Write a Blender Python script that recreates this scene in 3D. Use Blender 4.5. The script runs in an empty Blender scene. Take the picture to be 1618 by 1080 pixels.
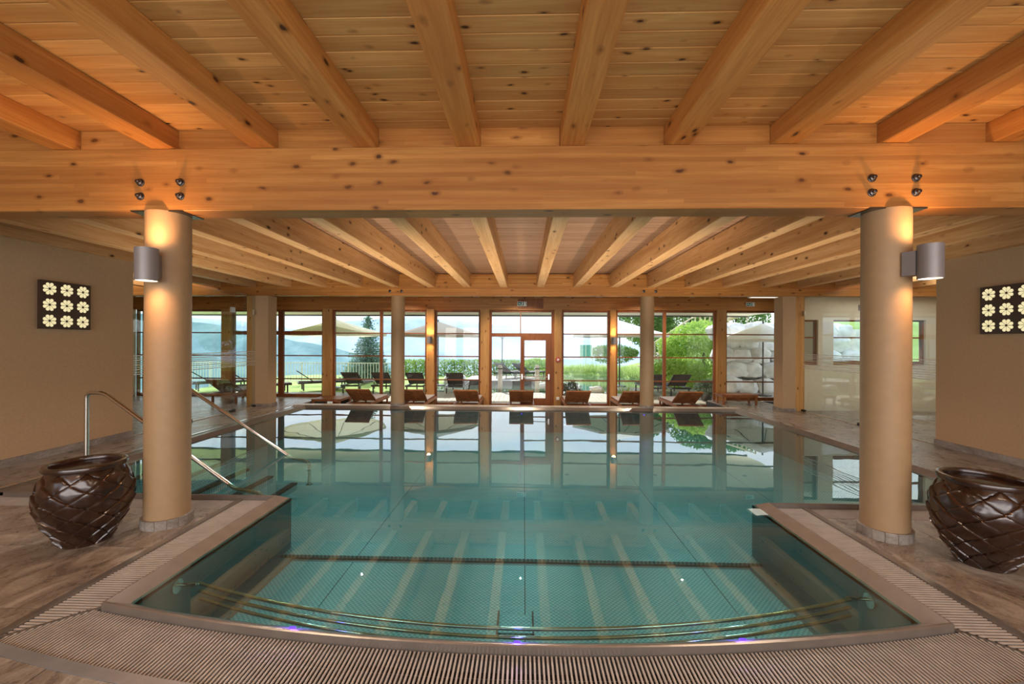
import bpy, math, random
import numpy as np
from mathutils import Vector, Matrix, noise
random.seed(7)
S = bpy.context.scene
COL = S.collection
R = math.radians

# ---------------------------------------------------------------- camera, sky, sun, big lights, exposure
cam_d = bpy.data.cameras.new('camera')
cam = bpy.data.objects.new('camera', cam_d); COL.objects.link(cam)
cam_d.sensor_width = 36.0
cam_d.lens = 670.0 / 1618.0 * 36.0
cam_d.clip_start = 0.05; cam_d.clip_end = 20000
cam.matrix_world = (Matrix.Translation((0, 0, 1.7)) @ Matrix.Rotation(R(1.6), 4, 'Z')
                    @ Matrix.Rotation(R(90), 4, 'X') @ Matrix.Rotation(0.0045, 4, 'Z'))
S.camera = cam

W = bpy.data.worlds.new('sky'); S.world = W; W.use_nodes = True
nt = W.node_tree; nt.nodes.clear()
wo = nt.nodes.new('ShaderNodeOutputWorld'); wb = nt.nodes.new('ShaderNodeBackground')
tc = nt.nodes.new('ShaderNodeTexCoord'); sx = nt.nodes.new('ShaderNodeSeparateXYZ')
cr = nt.nodes.new('ShaderNodeValToRGB')
nt.links.new(tc.outputs['Generated'], sx.inputs[0]); nt.links.new(sx.outputs['Z'], cr.inputs[0])
cr.color_ramp.elements[0].position = 0.0; cr.color_ramp.elements[0].color = (0.86, 0.93, 1.0, 1)
cr.color_ramp.elements[1].position = 1.0; cr.color_ramp.elements[1].color = (0.30, 0.50, 0.88, 1)
e = cr.color_ramp.elements.new(0.35); e.color = (0.62, 0.78, 1.0, 1)
nz = nt.nodes.new('ShaderNodeTexNoise'); nz.inputs['Scale'].default_value = 3.5; nz.inputs['Detail'].default_value = 6
mp = nt.nodes.new('ShaderNodeMapping'); mp.inputs['Scale'].default_value = (1, 1, 4.0)
nt.links.new(tc.outputs['Generated'], mp.inputs[0]); nt.links.new(mp.outputs[0], nz.inputs['Vector'])
cr2 = nt.nodes.new('ShaderNodeValToRGB'); cr2.color_ramp.elements[0].position = 0.45; cr2.color_ramp.elements[1].position = 0.7
mx = nt.nodes.new('ShaderNodeMixRGB'); mx.inputs[2].default_value = (1, 1, 1, 1)
nt.links.new(nz.outputs[0], cr2.inputs[0]); nt.links.new(cr2.outputs[0], mx.inputs[0])
nt.links.new(cr.outputs[0], mx.inputs[1]); nt.links.new(mx.outputs[0], wb.inputs[0])
nt.links.new(wb.outputs[0], wo.inputs[0])
wb.inputs[1].default_value = 1.9

sun_d = bpy.data.lights.new('sun', 'SUN'); sun_d.energy = 6.0; sun_d.angle = R(1.0); sun_d.color = (1.0, 0.95, 0.86)
sun = bpy.data.objects.new('sun', sun_d); COL.objects.link(sun)
sun.rotation_euler = Vector((0.35, -1.0, -0.95)).to_track_quat('-Z', 'Y').to_euler()

def area(name, loc, direction, sx_, sy_, power, color):
    d = bpy.data.lights.new(name, 'AREA'); d.shape = 'RECTANGLE'; d.size = sx_; d.size_y = sy_
    d.energy = power; d.color = color
    o = bpy.data.objects.new(name, d); COL.objects.link(o); o.location = loc
    o.rotation_euler = Vector(direction).to_track_quat('-Z', 'Y').to_euler()
    return o
area('rear_fill_light', (0, -3.8, 1.6), (0, 1, 0.18), 11.0, 2.2, 300, (1.0, 0.92, 0.82))  # added fill from behind the camera, in place of unseen windows
area('ceiling_lamp_light', (-3.2, 0.2, 3.2), (0, 0, -1), 1.6, 0.3, 40, (1.0, 0.80, 0.58))  # two added fill panels overhead, not lamps of the room
area('ceiling_lamp_light', (3.2, 0.2, 3.2), (0, 0, -1), 1.6, 0.3, 40, (1.0, 0.80, 0.58))
def spot(name, loc, direction, power, color, size, soft=0.015, blend=0.6):
    d = bpy.data.lights.new(name, 'SPOT'); d.energy = power; d.color = color; d.spot_size = R(size); d.spot_blend = blend; d.shadow_soft_size = soft
    o = bpy.data.objects.new(name, d); COL.objects.link(o); o.location = loc
    o.rotation_euler = Vector(direction).to_track_quat('-Z', 'Y').to_euler(); return o
for x_ in (-3.3, -0.05, 3.2):
    for y_ in (5.6, 8.6): spot('hall_fill_spot', (x_, y_, 3.05), (0, 0, -1), 120, (1.0, 0.94, 0.88), 130)  # added fill spots to brighten the pool, no fixtures here
spot('hall_fill_spot', (-0.05, 3.2, 3.3), (0, -0.15, -1), 80, (1.0, 0.94, 0.88), 84)  # one more added fill spot, over the pool bay
for x_ in (-3.4, 0.0, 3.4): spot('pool_floor_light', (x_, 7.3, -0.45), (0, 0.12, 1), 850, (1.0, 0.50, 0.36), 100, 0.08, 0.5)  # added upward spots, stand in for sunlight bounced off water onto the joists
for x_ in (-3.6, -0.05, 3.6): spot('window_fill_spot', (x_, 11.6, 3.06), (0, 0.25, -1), 170, (1.0, 0.82, 0.62), 130)  # added fill to brighten the wood along the windows
area('side_room_light_left', (-9.5, 9.5, 3.3), (0, 0, -1), 2.5, 2.5, 60, (1.0, 0.88, 0.72))
area('side_room_light_right', (9.0, 9.0, 3.3), (0, 0, -1), 2.5, 2.5, 90, (1.0, 0.93, 0.84))

S.view_settings.view_transform = 'Standard'; S.view_settings.look = 'None'
S.view_settings.exposure = 0.0; S.view_settings.gamma = 1.0; S.view_settings.use_curve_mapping = False
S.cycles.use_denoising = True
S.cycles.max_bounces = 8; S.cycles.diffuse_bounces = 5; S.cycles.glossy_bounces = 4
S.cycles.transparent_max_bounces = 24
S.cycles.caustics_reflective = True; S.cycles.caustics_refractive = False
S.cycles.sample_clamp_indirect = 6.0

# ---------------------------------------------------------------- materials
class NT:
    def __init__(s, name):
        s.m = bpy.data.materials.new(name); s.m.use_nodes = True
        s.t = s.m.node_tree; s.t.nodes.clear(); s.out = s.n('OutputMaterial')
    def n(s, k, **kw):
        o = s.t.nodes.new('ShaderNode' + k)
        for a, v in kw.items(): setattr(o, a, v)
        return o
    def l(s, a, b): s.t.links.new(a, b)
    def val(s, node, key, v): node.inputs[key].default_value = v
    def math(s, op, a, b=None):
        o = s.n('Math', operation=op)
        for i, x in enumerate((a, b)):
            if x is None: continue
            if isinstance(x, (int, float)): o.inputs[i].default_value = x
            else: s.l(x, o.inputs[i])
        return o.outputs[0]
    def ramp(s, f, stops, interp='LINEAR'):
        o = s.n('ValToRGB'); o.color_ramp.interpolation = interp
        el = o.color_ramp.elements
        while len(el) < len(stops): el.new(0.5)
        for e_, (p, c) in zip(el, stops):
            e_.position = p; e_.color = (c[0], c[1], c[2], 1) if not isinstance(c, (int, float)) else (c, c, c, 1)
        s.l(f, o.inputs[0]); return o.outputs[0]
    def mix(s, f, a, b, mode='MIX'):
        o = s.n('MixRGB', blend_type=mode)
        for i, x in enumerate((f, a, b)):
            if isinstance(x, (int, float)): o.inputs[i].default_value = x
            elif isinstance(x, tuple): o.inputs[i].default_value = (*x, 1)
            else: s.l(x, o.inputs[i])
        return o.outputs[0]
    def coord(s, scale=(1, 1, 1), rnd=True, kind='Object'):
        c = s.n('TexCoord').outputs[kind]
        if rnd:
            oi = s.n('ObjectInfo'); a = s.n('VectorMath', operation='SCALE'); a.inputs[0].default_value = (37.0, 23.0, 51.0)
            s.l(oi.outputs['Random'], a.inputs['Scale'])
            b = s.n('VectorMath', operation='ADD'); s.l(c, b.inputs[0]); s.l(a.outputs[0], b.inputs[1]); c = b.outputs[0]
        m = s.n('Mapping'); m.inputs['Scale'].default_value = scale; s.l(c, m.inputs[0]); return m.outputs[0]
    def noise(s, vec, scale, detail=4, rough=0.55, dist=0.0):
        o = s.n('TexNoise'); o.inputs['Scale'].default_value = scale; o.inputs['Detail'].default_value = detail
        o.inputs['Roughness'].default_value = rough; o.inputs['Distortion'].default_value = dist
        s.l(vec, o.inputs['Vector']); return o.outputs[0]
    def bump(s, h, strength, dist=0.01, normal=None):
        o = s.n('Bump'); o.inputs['Strength'].default_value = strength; o.inputs['Distance'].default_value = dist
        s.l(h, o.inputs['Height'])
        if normal is not None: s.l(normal, o.inputs['Normal'])
        return o.outputs[0]
    def bsdf(s, col, rough=0.5, metal=0.0, normal=None, spec=0.5, **kw):
        p = s.n('BsdfPrincipled')
        for k, v in (('Base Color', col), ('Roughness', rough), ('Metallic', metal), ('Specular IOR Level', spec)):
            if isinstance(v, tuple): p.inputs[k].default_value = (*v, 1)
            elif isinstance(v, (int, float)): p.inputs[k].default_value = v
            else: s.l(v, p.inputs[k])
        for k, v in kw.items(): p.inputs[k.replace('_', ' ')].default_value = v
        if normal is not None: s.l(normal, p.inputs['Normal'])
        s.l(p.outputs[0], s.out.inputs[0]); return p

def plain(name, col, rough=0.5, metal=0.0, var=0.12, scale=8, spec=0.5, bump=0.0):
    t = NT(name); v = t.coord()
    n = t.noise(v, scale, 5)
    a = tuple(c * (1 - var) for c in col); b = tuple(min(1, c * (1 + var)) for c in col)
    t.bsdf(t.ramp(n, [(0.3, a), (0.7, b)]), rough, metal, t.bump(n, bump) if bump else None, spec)
    return t.m

def wood(name, axis, light, mid, dark, knots=1.0, rough=0.5, kscale=6.5, lam=False):
    t = NT(name)
    oi_ = t.n('ObjectInfo')
    st = {'X': (0.05, 1, 1), 'Y': (1, 0.05, 1), 'Z': (1, 1, 0.05)}[axis]
    s2 = {'X': (0.5, 1, 1), 'Y': (1, 0.5, 1), 'Z': (1, 1, 0.5)}[axis]
    v = t.coord(st); g = t.noise(v, 42, 3, 0.6, 0.6); big = t.noise(v, 7, 3, 0.5, 0.3)
    base = t.ramp(g, [(0.32, mid), (0.62, light)])
    base = t.mix(t.ramp(big, [(0.35, 0.0), (0.72, 0.65)]), base, dark)
    vk = t.coord(s2)
    nn = t.noise(vk, 9, 2); vm = t.n('VectorMath', operation='SCALE'); cmb = t.n('CombineXYZ')
    t.l(nn, cmb.inputs[0]); t.l(nn, cmb.inputs[1]); t.l(nn, cmb.inputs[2]); t.l(cmb.outputs[0], vm.inputs[0]); vm.inputs['Scale'].default_value = 0.05
    va = t.n('VectorMath', operation='ADD'); t.l(vk, va.inputs[0]); t.l(vm.outputs[0], va.inputs[1])
    vo = t.n('TexVoronoi'); vo.inputs['Scale'].default_value = kscale; t.l(va.outputs[0], vo.inputs['Vector'])
    d = vo.outputs['Distance']
    base = t.mix(t.ramp(d, [(0.10, knots * 0.7), (0.22, 0.0)]), base, tuple(c * 0.62 for c in dark))
    base = t.mix(t.ramp(d, [(0.075, knots), (0.115, 0.0)]), base, (0.065, 0.022, 0.008))
    if lam:
        sp_ = t.n('SeparateXYZ'); t.l(t.n('TexCoord').outputs['Object'], sp_.inputs[0])
        zz = t.math('DIVIDE', sp_.outputs[2], 0.04); fl = t.math('FLOOR', zz); fr_ = t.math('SUBTRACT', zz, fl)
        xs_ = t.math('FLOOR', t.math('DIVIDE', t.math('ADD', sp_.outputs[0], t.math('MULTIPLY', fl, 1.37)), 2.6))
        wn = t.n('TexWhiteNoise', noise_dimensions='2D'); cb_ = t.n('CombineXYZ'); t.l(fl, cb_.inputs[0]); t.l(xs_, cb_.inputs[1]); t.l(cb_.outputs[0], wn.inputs['Vector'])
        base = t.mix(t.math('MULTIPLY', wn.outputs[0], 0.42), base, tuple(c * 0.72 for c in dark))
        base = t.mix(t.ramp(fr_, [(0.0, 0.35), (0.06, 0.0)]), base, tuple(c * 0.5 for c in dark))
    hv = t.n('HueSaturation'); t.l(base, hv.inputs['Color']); t.l(t.math('ADD', t.math('MULTIPLY', oi_.outputs['Random'], 0.26), 0.87), hv.inputs['Value']); base = hv.outputs[0]
    t.bsdf(base, rough, 0, t.bump(g, 0.12, 0.003), 0.35)
    return t.m

PL, PM, PD = (0.64, 0.30, 0.080), (0.51, 0.21, 0.048), (0.36, 0.12, 0.023)
M = {}
M['woodX'] = wood('pine_glulam_x', 'X', PL, PM, PD, 0.9, 0.45, 6.5, True)
M['joistlit'] = wood('pine_joist_lit', 'Y', (0.78, 0.47, 0.23), (0.64, 0.33, 0.13), (0.44, 0.18, 0.05), 1.0, 0.5)  # paler than the near joists: light from below put into the colour
M['woodY'] = wood('pine_joist_y', 'Y', PL, PM, PD, 1.0, 0.5)
M['woodZ'] = wood('pine_post_z', 'Z', (0.60, 0.34, 0.12), (0.48, 0.24, 0.07), (0.38, 0.16, 0.045), 0.8)
M['plank'] = wood('pine_ceiling_plank', 'X', (0.72, 0.41, 0.145), (0.60, 0.30, 0.088), (0.46, 0.19, 0.045), 1.0, 0.5, 8.5)
M['plank_dark'] = wood('pine_ceiling_plank_shaded', 'X', (0.36, 0.205, 0.13), (0.28, 0.15, 0.09), (0.19, 0.09, 0.045), 0.4, 0.5)  # darker than the near planks: shade between joists put into the colour
M['frame'] = wood('larch_window_frame', 'Z', (0.30, 0.105, 0.032), (0.22, 0.07, 0.02), (0.15, 0.045, 0.014), 0.0)
M['teak'] = wood('oiled_teak', 'Y', (0.38, 0.15, 0.05), (0.27, 0.095, 0.032), (0.13, 0.045, 0.018), 0.0, 0.4)
M['greydeck'] = wood('weathered_deck', 'Y', (0.74, 0.68, 0.60), (0.64, 0.58, 0.50), (0.50, 0.45, 0.39), 0.2, 0.7)
M['palewood'] = wood('pale_outdoor_wood', 'Z', (0.72, 0.60, 0.42), (0.62, 0.48, 0.32), (0.48, 0.36, 0.22), 0.2, 0.6)
M['plaster'] = plain('warm_plaster', (0.50, 0.33, 0.19), 0.85, var=0.05, scale=30, bump=0.06)
M['colplaster'] = plain('column_plaster', (0.38, 0.24, 0.125), 0.55, var=0.05, scale=12, bump=0.04)
M['cream'] = plain('cream_wall', (0.74, 0.68, 0.56), 0.8, var=0.03)
M['soffit'] = plain('pale_soffit', (0.90, 0.83, 0.68), 0.7, var=0.04)
M['chrome'] = plain('polished_steel', (0.68, 0.64, 0.58), 0.16, 1.0, var=0.03)
M['steel'] = plain('brushed_steel', (0.60, 0.57, 0.53), 0.30, 1.0, var=0.06)
M['rim'] = plain('pool_rim_steel', (0.33, 0.29, 0.26), 0.30, 0.75, var=0.08)
M['lampgrey'] = plain('grey_lamp_paint', (0.27, 0.25, 0.26), 0.45, 0.3, var=0.03)
M['nut'] = plain('dark_steel_nut', (0.12, 0.11, 0.11), 0.25, 0.9, var=0.05)
M['black'] = plain('black_metal', (0.02, 0.018, 0.016), 0.5, 0.0)
M['channel'] = plain('gutter_channel', (0.035, 0.025, 0.02), 0.6)
M['grate'] = plain('grate_bar_plastic', (0.47, 0.405, 0.36), 0.42, 0.0, var=0.12)
M['graphite'] = plain('dark_textile', (0.10, 0.085, 0.085), 0.8, var=0.1, scale=60)
M['cushion'] = plain('grey_cushion', (0.50, 0.48, 0.50), 0.9, var=0.06)
M['white'] = plain('white_paint', (0.82, 0.82, 0.80), 0.4, var=0.02)
M['red'] = plain('red_plastic', (0.45, 0.03, 0.02), 0.35, var=0.03)
M['green'] = plain('exit_sign_green', (0.0, 0.16, 0.10), 0.4, var=0.03)
M['canvasW'] = plain('white_canvas', (0.85, 0.82, 0.72), 0.85, var=0.03)
M['canvasG'] = plain('grey_canvas', (0.48, 0.43, 0.37), 0.85, var=0.04)
M['canvasC'] = plain('cream_canvas', (0.74, 0.68, 0.50), 0.85, var=0.04)
M['rock'] = plain('pale_boulder', (0.78, 0.75, 0.70), 0.85, var=0.22, scale=3, bump=0.5)
M['teal_net'] = plain('teal_netting', (0.16, 0.42, 0.42), 0.8)
M['trunk'] = plain('bark', (0.16, 0.11, 0.07), 0.9, var=0.3)
M['panelbrown'] = plain('brown_lacquer_panel', (0.060, 0.034, 0.024), 0.4, var=0.1)
M['water_pond'] = plain('pond_water', (0.10, 0.14, 0.10), 0.04, var=0.2, scale=1, spec=1.0)

def leafmat(name, a, b):
    t = NT(name); n = t.noise(t.coord(rnd=False), 2.2, 5)
    c = t.ramp(n, [(0.3, a), (0.7, b)])
    d = t.n('BsdfDiffuse'); tr = t.n('BsdfTranslucent'); mxs = t.n('MixShader'); mxs.inputs[0].default_value = 0.4
    t.l(c, d.inputs[0]); t.l(c, tr.inputs[0]); t.l(d.outputs[0], mxs.inputs[1]); t.l(tr.outputs[0], mxs.inputs[2])
    t.l(mxs.outputs[0], t.out.inputs[0]); return t.m
M['leaf'] = leafmat('hedge_leaf', (0.16, 0.30, 0.05), (0.36, 0.50, 0.10))
M['leafdark'] = leafmat('tree_leaf', (0.10, 0.22, 0.06), (0.26, 0.40, 0.12))
M['leaflime'] = leafmat('bright_shrub_leaf', (0.32, 0.52, 0.08), (0.55, 0.70, 0.18))
M['spruce'] = leafmat('spruce_needles', (0.10, 0.20, 0.15), (0.26, 0.40, 0.30))
M['reed'] = leafmat('reed_blade', (0.40, 0.56, 0.16), (0.62, 0.72, 0.30))
M['plantgrey'] = leafmat('grey_green_leaf', (0.12, 0.18, 0.12), (0.28, 0.34, 0.24))

def emit(name, col, s_):
    t = NT(name); e_ = t.n('Emission'); e_.inputs[0].default_value = (*col, 1); e_.inputs[1].default_value = s_
    t.l(e_.outputs[0], t.out.inputs[0]); return t.m
M['glow'] = emit('lamp_glow', (1.0, 0.80, 0.52), 6.0)
M['petal'] = emit('backlit_petal', (1.0, 0.86, 0.48), 0.9)
M['panel_lit'] = emit('lit_ceiling_panel', (1.0, 0.92, 0.76), 1.6)
M['led'] = emit('violet_led', (0.16, 0.06, 1.0), 1.8)

def schlick(t, f0, normal=None, pw=5.0):
    g = t.n('NewGeometry'); vm = t.n('VectorMath', operation='DOT_PRODUCT')
    t.l(g.outputs['Incoming'], vm.inputs[0]); t.l(normal if normal is not None else g.outputs['Normal'], vm.inputs[1])
    a = t.math('ABSOLUTE', vm.outputs['Value']); b = t.math('SUBTRACT', 1.0, a); c = t.math('POWER', b, pw)
    return t.math('ADD', t.math('MULTIPLY', c, 1 - f0), f0)

def glass(name, tint=(0.97, 0.99, 0.98), f0=0.035):
    t = NT(name); tr = t.n('BsdfTransparent'); tr.inputs[0].default_value = (*tint, 1)
    gl = t.n('BsdfGlossy'); gl.inputs['Roughness'].default_value = 0.0
    m_ = t.n('MixShader'); t.l(schlick(t, f0), m_.inputs[0]); t.l(tr.outputs[0], m_.inputs[1]); t.l(gl.outputs[0], m_.inputs[2])
    t.l(m_.outputs[0], t.out.inputs[0]); return t.m
M['pane'] = glass('window_glass')
M['screen'] = glass('screen_glass', (0.93, 0.97, 0.95), 0.06)

def water():
    t = NT('pool_water'); v = t.coord((1, 0.6, 1), rnd=False)
    n1 = t.noise(v, 1.1, 2, 0.4); n2 = t.noise(v, 5.0, 2, 0.4)
    h = t.math('ADD', n1, t.math('MULTIPLY', n2, 0.05))
    nrm = t.bump(h, 0.10, 0.03)
    tr = t.n('BsdfTransparent'); tr.inputs[0].default_value = (0.55, 0.92, 0.95, 1)
    gl = t.n('BsdfGlossy'); gl.inputs['Roughness'].default_value = 0.0; t.l(nrm, gl.inputs['Normal'])
    m_ = t.n('MixShader'); t.l(schlick(t, 0.075, nrm, 3.3), m_.inputs[0]); t.l(tr.outputs[0], m_.inputs[1]); t.l(gl.outputs[0], m_.inputs[2])
    t.l(m_.outputs[0], t.out.inputs[0]); return t.m
M['water'] = water()

def stone(name, a, b, c, rough=(0.28, 0.5)):
    t = NT(name); v = t.coord((1, 0.55, 1)); n = t.noise(v, 2.4, 12, 0.74, 2.2); n2 = t.noise(t.coord((0.6, 2.2, 1)), 1.1, 4, 0.6, 0.8)
    n3 = t.noise(t.coord(), 60, 3)
    col = t.ramp(n, [(0.40, a), (0.5, b), (0.61, c)])
    col = t.mix(t.ramp(n2, [(0.4, 0.0), (0.75, 0.6)]), col, a)
    col = t.mix(0.25, col, t.ramp(n3, [(0.35, a), (0.65, c)]))
    r_ = t.ramp(n, [(0.3, rough[0]), (0.7, rough[1])])
    t.bsdf(col, r_, 0, t.bump(t.math('ADD', n, t.math('MULTIPLY', n3, 0.15)), 0.25, 0.01), 0.5); return t.m
M['stone'] = stone('quartzite_slab', (0.130, 0.096, 0.074), (0.27, 0.215, 0.173), (0.50, 0.435, 0.375), (0.20, 0.42))
M['plinth'] = stone('grey_stone_skirting', (0.16, 0.13, 0.11), (0.28, 0.24, 0.21), (0.42, 0.37, 0.33), (0.5, 0.7))
M['coping'] = stone('pale_coping_stone', (0.36, 0.30, 0.23), (0.48, 0.41, 0.33), (0.60, 0.53, 0.44))

def poolfloor(name, dots, a, b):
    t = NT(name); v = t.coord(rnd=False); n = t.noise(v, 0.7, 3)
    col = t.ramp(n, [(0.3, a), (0.7, b)]); nrm = None
    if dots:
        s_ = t.n('SeparateXYZ'); t.l(v, s_.inputs[0])
        k = 2 * math.pi / 0.042
        p = t.math('MULTIPLY', t.math('SINE', t.math('MULTIPLY', s_.outputs[0], k)), t.math('SINE', t.math('MULTIPLY', s_.outputs[1], k)))
        p = t.math('ADD', t.math('MULTIPLY', p, 0.5), 0.5)
        col = t.mix(t.ramp(p, [(0.25, 0.62), (0.7, 0.0)]), col, tuple(x * 0.35 for x in a)); nrm = t.bump(p, 0.5, 0.004)
    t.bsdf(col, 0.35, 0.35, nrm, 0.5); return t.m
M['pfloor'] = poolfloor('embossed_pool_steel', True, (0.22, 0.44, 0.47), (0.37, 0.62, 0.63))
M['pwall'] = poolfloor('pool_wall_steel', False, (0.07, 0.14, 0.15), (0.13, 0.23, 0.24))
M['nosing'] = plain('black_step_nosing', (0.02, 0.025, 0.025), 0.6)

def ceramic():
    t = NT('brown_glazed_ceramic'); v = t.coord(); n = t.noise(v, 6, 5)
    t.bsdf(t.ramp(n, [(0.3, (0.020, 0.008, 0.005)), (0.7, (0.055, 0.021, 0.011))]), 0.22, 0.25, t.bump(t.noise(v, 25, 3), 0.12, 0.01), 0.7, Coat_Weight=0.5, Coat_Roughness=0.12); return t.m
M['ceramic'] = ceramic()
def grass():
    t = NT('lawn_grass'); v = t.coord(rnd=False); n = t.noise(v, 0.8, 8, 0.7)
    t.bsdf(t.ramp(n, [(0.3, (0.22, 0.36, 0.07)), (0.7, (0.46, 0.58, 0.17))]), 0.9, 0, t.bump(t.noise(v, 9, 4), 0.5, 0.05)); return t.m
M['grass'] = grass()
def hill(name, a, b, sc):
    t = NT(name); n = t.noise(t.coord(rnd=False), sc, 8, 0.7)
    t.bsdf(t.ramp(n, [(0.35, a), (0.65, b)]), 1.0, 0, None, 0.0); return t.m
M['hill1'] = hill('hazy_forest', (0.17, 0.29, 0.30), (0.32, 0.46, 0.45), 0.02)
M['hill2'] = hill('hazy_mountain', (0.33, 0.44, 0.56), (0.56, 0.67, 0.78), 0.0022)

# ---------------------------------------------------------------- mesh building
class MB:
    def __init__(s): s.v = []; s.f = []
    def add(s, vs, fs):
        k = len(s.v); s.v += [tuple(x) for x in vs]; s.f += [tuple(i + k for i in q) for q in fs]
    def box(s, x0, x1, y0, y1, z0, z1, mat=None):
        if x0 > x1: x0, x1 = x1, x0
        vs = [Vector(p) for p in ((x0, y0, z0), (x1, y0, z0), (x1, y1, z0), (x0, y1, z0), (x0, y0, z1), (x1, y0, z1), (x1, y1, z1), (x0, y1, z1))]
        if mat is not None: vs = [mat @ p for p in vs]
        s.add(vs, [(0, 3, 2, 1), (4, 5, 6, 7), (0, 1, 5, 4), (1, 2, 6, 5), (2, 3, 7, 6), (3, 0, 4, 7)]); return s
    def cbox(s, x0, x1, y0, y1, z0, z1, c=0.008, axis='Y'):
        # box with chamfered long edges, running along axis
        if axis == 'Y': a0, a1, b0, b1, l0, l1 = x0, x1, z0, z1, y0, y1
        elif axis == 'X': a0, a1, b0, b1, l0, l1 = y0, y1, z0, z1, x0, x1
        else: a0, a1, b0, b1, l0, l1 = x0, x1, y0, y1, z0, z1
        pr = [(a0 + c, b0), (a1 - c, b0), (a1, b0 + c), (a1, b1 - c), (a1 - c, b1), (a0 + c, b1), (a0, b1 - c), (a0, b0 + c)]
        def P(a, b, l): return (a, l, b) if axis == 'Y' else ((l, a, b) if axis == 'X' else (a, b, l))
        vs = [P(a, b, l0) for a, b in pr] + [P(a, b, l1) for a, b in pr]
        fl = [(i, (i + 1) % 8, 8 + (i + 1) % 8, 8 + i) for i in range(8)] + [tuple(range(7, -1, -1)), tuple(range(8, 16))]
        s.add(vs, fl); return s
    def lathe(s, prof, n=32, c=(0, 0, 0)):
        vs = []; fs = []
        for r_, z in prof:
            for i in range(n):
                a = 2 * math.pi * i / n; vs.append((c[0] + r_ * math.cos(a), c[1] + r_ * math.sin(a), c[2] + z))
        for j in range(len(prof) - 1):
            for i in range(n):
                i2 = (i + 1) % n; fs.append((j * n + i, j * n + i2, (j + 1) * n + i2, (j + 1) * n + i))
        fs.append(tuple(range(n - 1, -1, -1))); fs.append(tuple((len(prof) - 1) * n + i for i in range(n)))
        s.add(vs, fs); return s
    def tube(s, pts, r_, n=12, cap=True):
        pts = [Vector(p) for p in pts]; rings = []; up = None
        for i, p in enumerate(pts):
            d = (pts[min(i + 1, len(pts) - 1)] - pts[max(i - 1, 0)]).normalized()
            if up is None: up = Vector((0, 0, 1)) if abs(d.z) < 0.9 else Vector((0, 1, 0))
            a = d.cross(up).normalized(); b = a.cross(d).normalized(); up = b
            rr = r_[i] if isinstance(r_, (list, tuple)) else r_
            rings.append([p + a * rr * math.cos(2 * math.pi * k / n) + b * rr * math.sin(2 * math.pi * k / n) for k in range(n)])
        vs = [v for ring in rings for v in ring]; fs = []
        for j in range(len(pts) - 1):
            for k in range(n):
                k2 = (k + 1) % n; fs.append((j * n + k, j * n + k2, (j + 1) * n + k2, (j + 1) * n + k))
        if cap: fs.append(tuple(range(n - 1, -1, -1))); fs.append(tuple((len(pts) - 1) * n + k for k in range(n)))
        s.add(vs, fs); return s
    def prism(s, poly, z0, z1):
        n = len(poly); s.add([(x, y, z0) for x, y in poly] + [(x, y, z1) for x, y in poly],
            [tuple(range(n - 1, -1, -1)), tuple(range(n, 2 * n))] + [(i, (i + 1) % n, n + (i + 1) % n, n + i) for i in range(n)]); return s
    def build(s, name, mat, parent=None, smooth=False, kind=None, local=False):
        me = bpy.data.meshes.new(name)
        off = Vector((0, 0, 0))
        if parent is not None and not local:
            p = parent
            while p is not None: off += p.location; p = p.parent
        me.from_pydata([(x - off.x, y - off.y, z - off.z) for x, y, z in s.v] if off.length else s.v, [], s.f)
        me.update()
        me.materials.append(M[mat] if isinstance(mat, str) else mat)
        if smooth:
            me.polygons.foreach_set('use_smooth', [True] * len(me.polygons))
            try: me.set_sharp_from_angle(angle=R(40))
            except Exception: pass
        o = bpy.data.objects.new(name, me); COL.objects.link(o)
        if parent is not None: o.parent = parent
        if kind: o['kind'] = kind
        return o

def tag(o, label=None, cat=None, group=None, kind=None):
    if label: o['label'] = label
    if cat: o['category'] = cat
    if group: o['group'] = group
    if kind: o['kind'] = kind
    return o
def empty(name, loc=(0, 0, 0), label=None, cat=None, group=None, kind=None):
    o = bpy.data.objects.new(name, None); COL.objects.link(o); o.location = loc; o.empty_display_size = 0.1
    return tag(o, label, cat, group, kind)
def kids(o): return [c for c in bpy.data.objects if c.parent == o]
def copy_tree(o, parent=None):
    c = o.copy(); COL.objects.link(c); c.parent = parent
    for ch in kids(o): copy_tree(ch, c)
    return c
def copy_at(o, loc, label=None, rz=None):
    c = copy_tree(o); c.location = loc
    if rz is not None: c.rotation_euler.z = rz
    if label: c['label'] = label
    return c
def box(name, b, mat, parent=None, kind=None): return MB().box(*b).build(name, mat, parent, kind=kind)
def sub(o, name, loc):   # an Empty used for nothing else than a part that has sub-parts
    return o

# ---------------------------------------------------------------- pool outline
def arc_in(x): return 2.313 + 0.041 * x * x
def arc_out(x): return 1.947 + 0.041 * x * x
XL, XR, YF = -5.66, 5.34, 10.78
BL, BR, YB = -2.66, 2.555, 4.46
arc = [(x, arc_in(x)) for x in np.linspace(BL, BR, 25)]
outline = arc + [(BR, YB), (XR, YB), (XR, YF), (XL, YF), (XL, YB), (BL, YB)]
def inset(poly, d):
    n = len(poly); out = []
    for i in range(n):
        p0 = Vector(poly[i - 1]); p = Vector(poly[i]); p1 = Vector(poly[(i + 1) % n])
        a = (p - p0).normalized(); b = (p1 - p).normalized()
        na = Vector((-a.y, a.x)); nb = Vector((-b.y, b.x)); m_ = (na + nb).normalized()
        out.append(tuple(p + m_ * d / max(0.3, m_.dot(na))))
    return out
inner = inset(outline, 0.12)
mid_ = inset(outline, 0.085)
FZ = -0.56
WZ = -0.010

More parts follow.
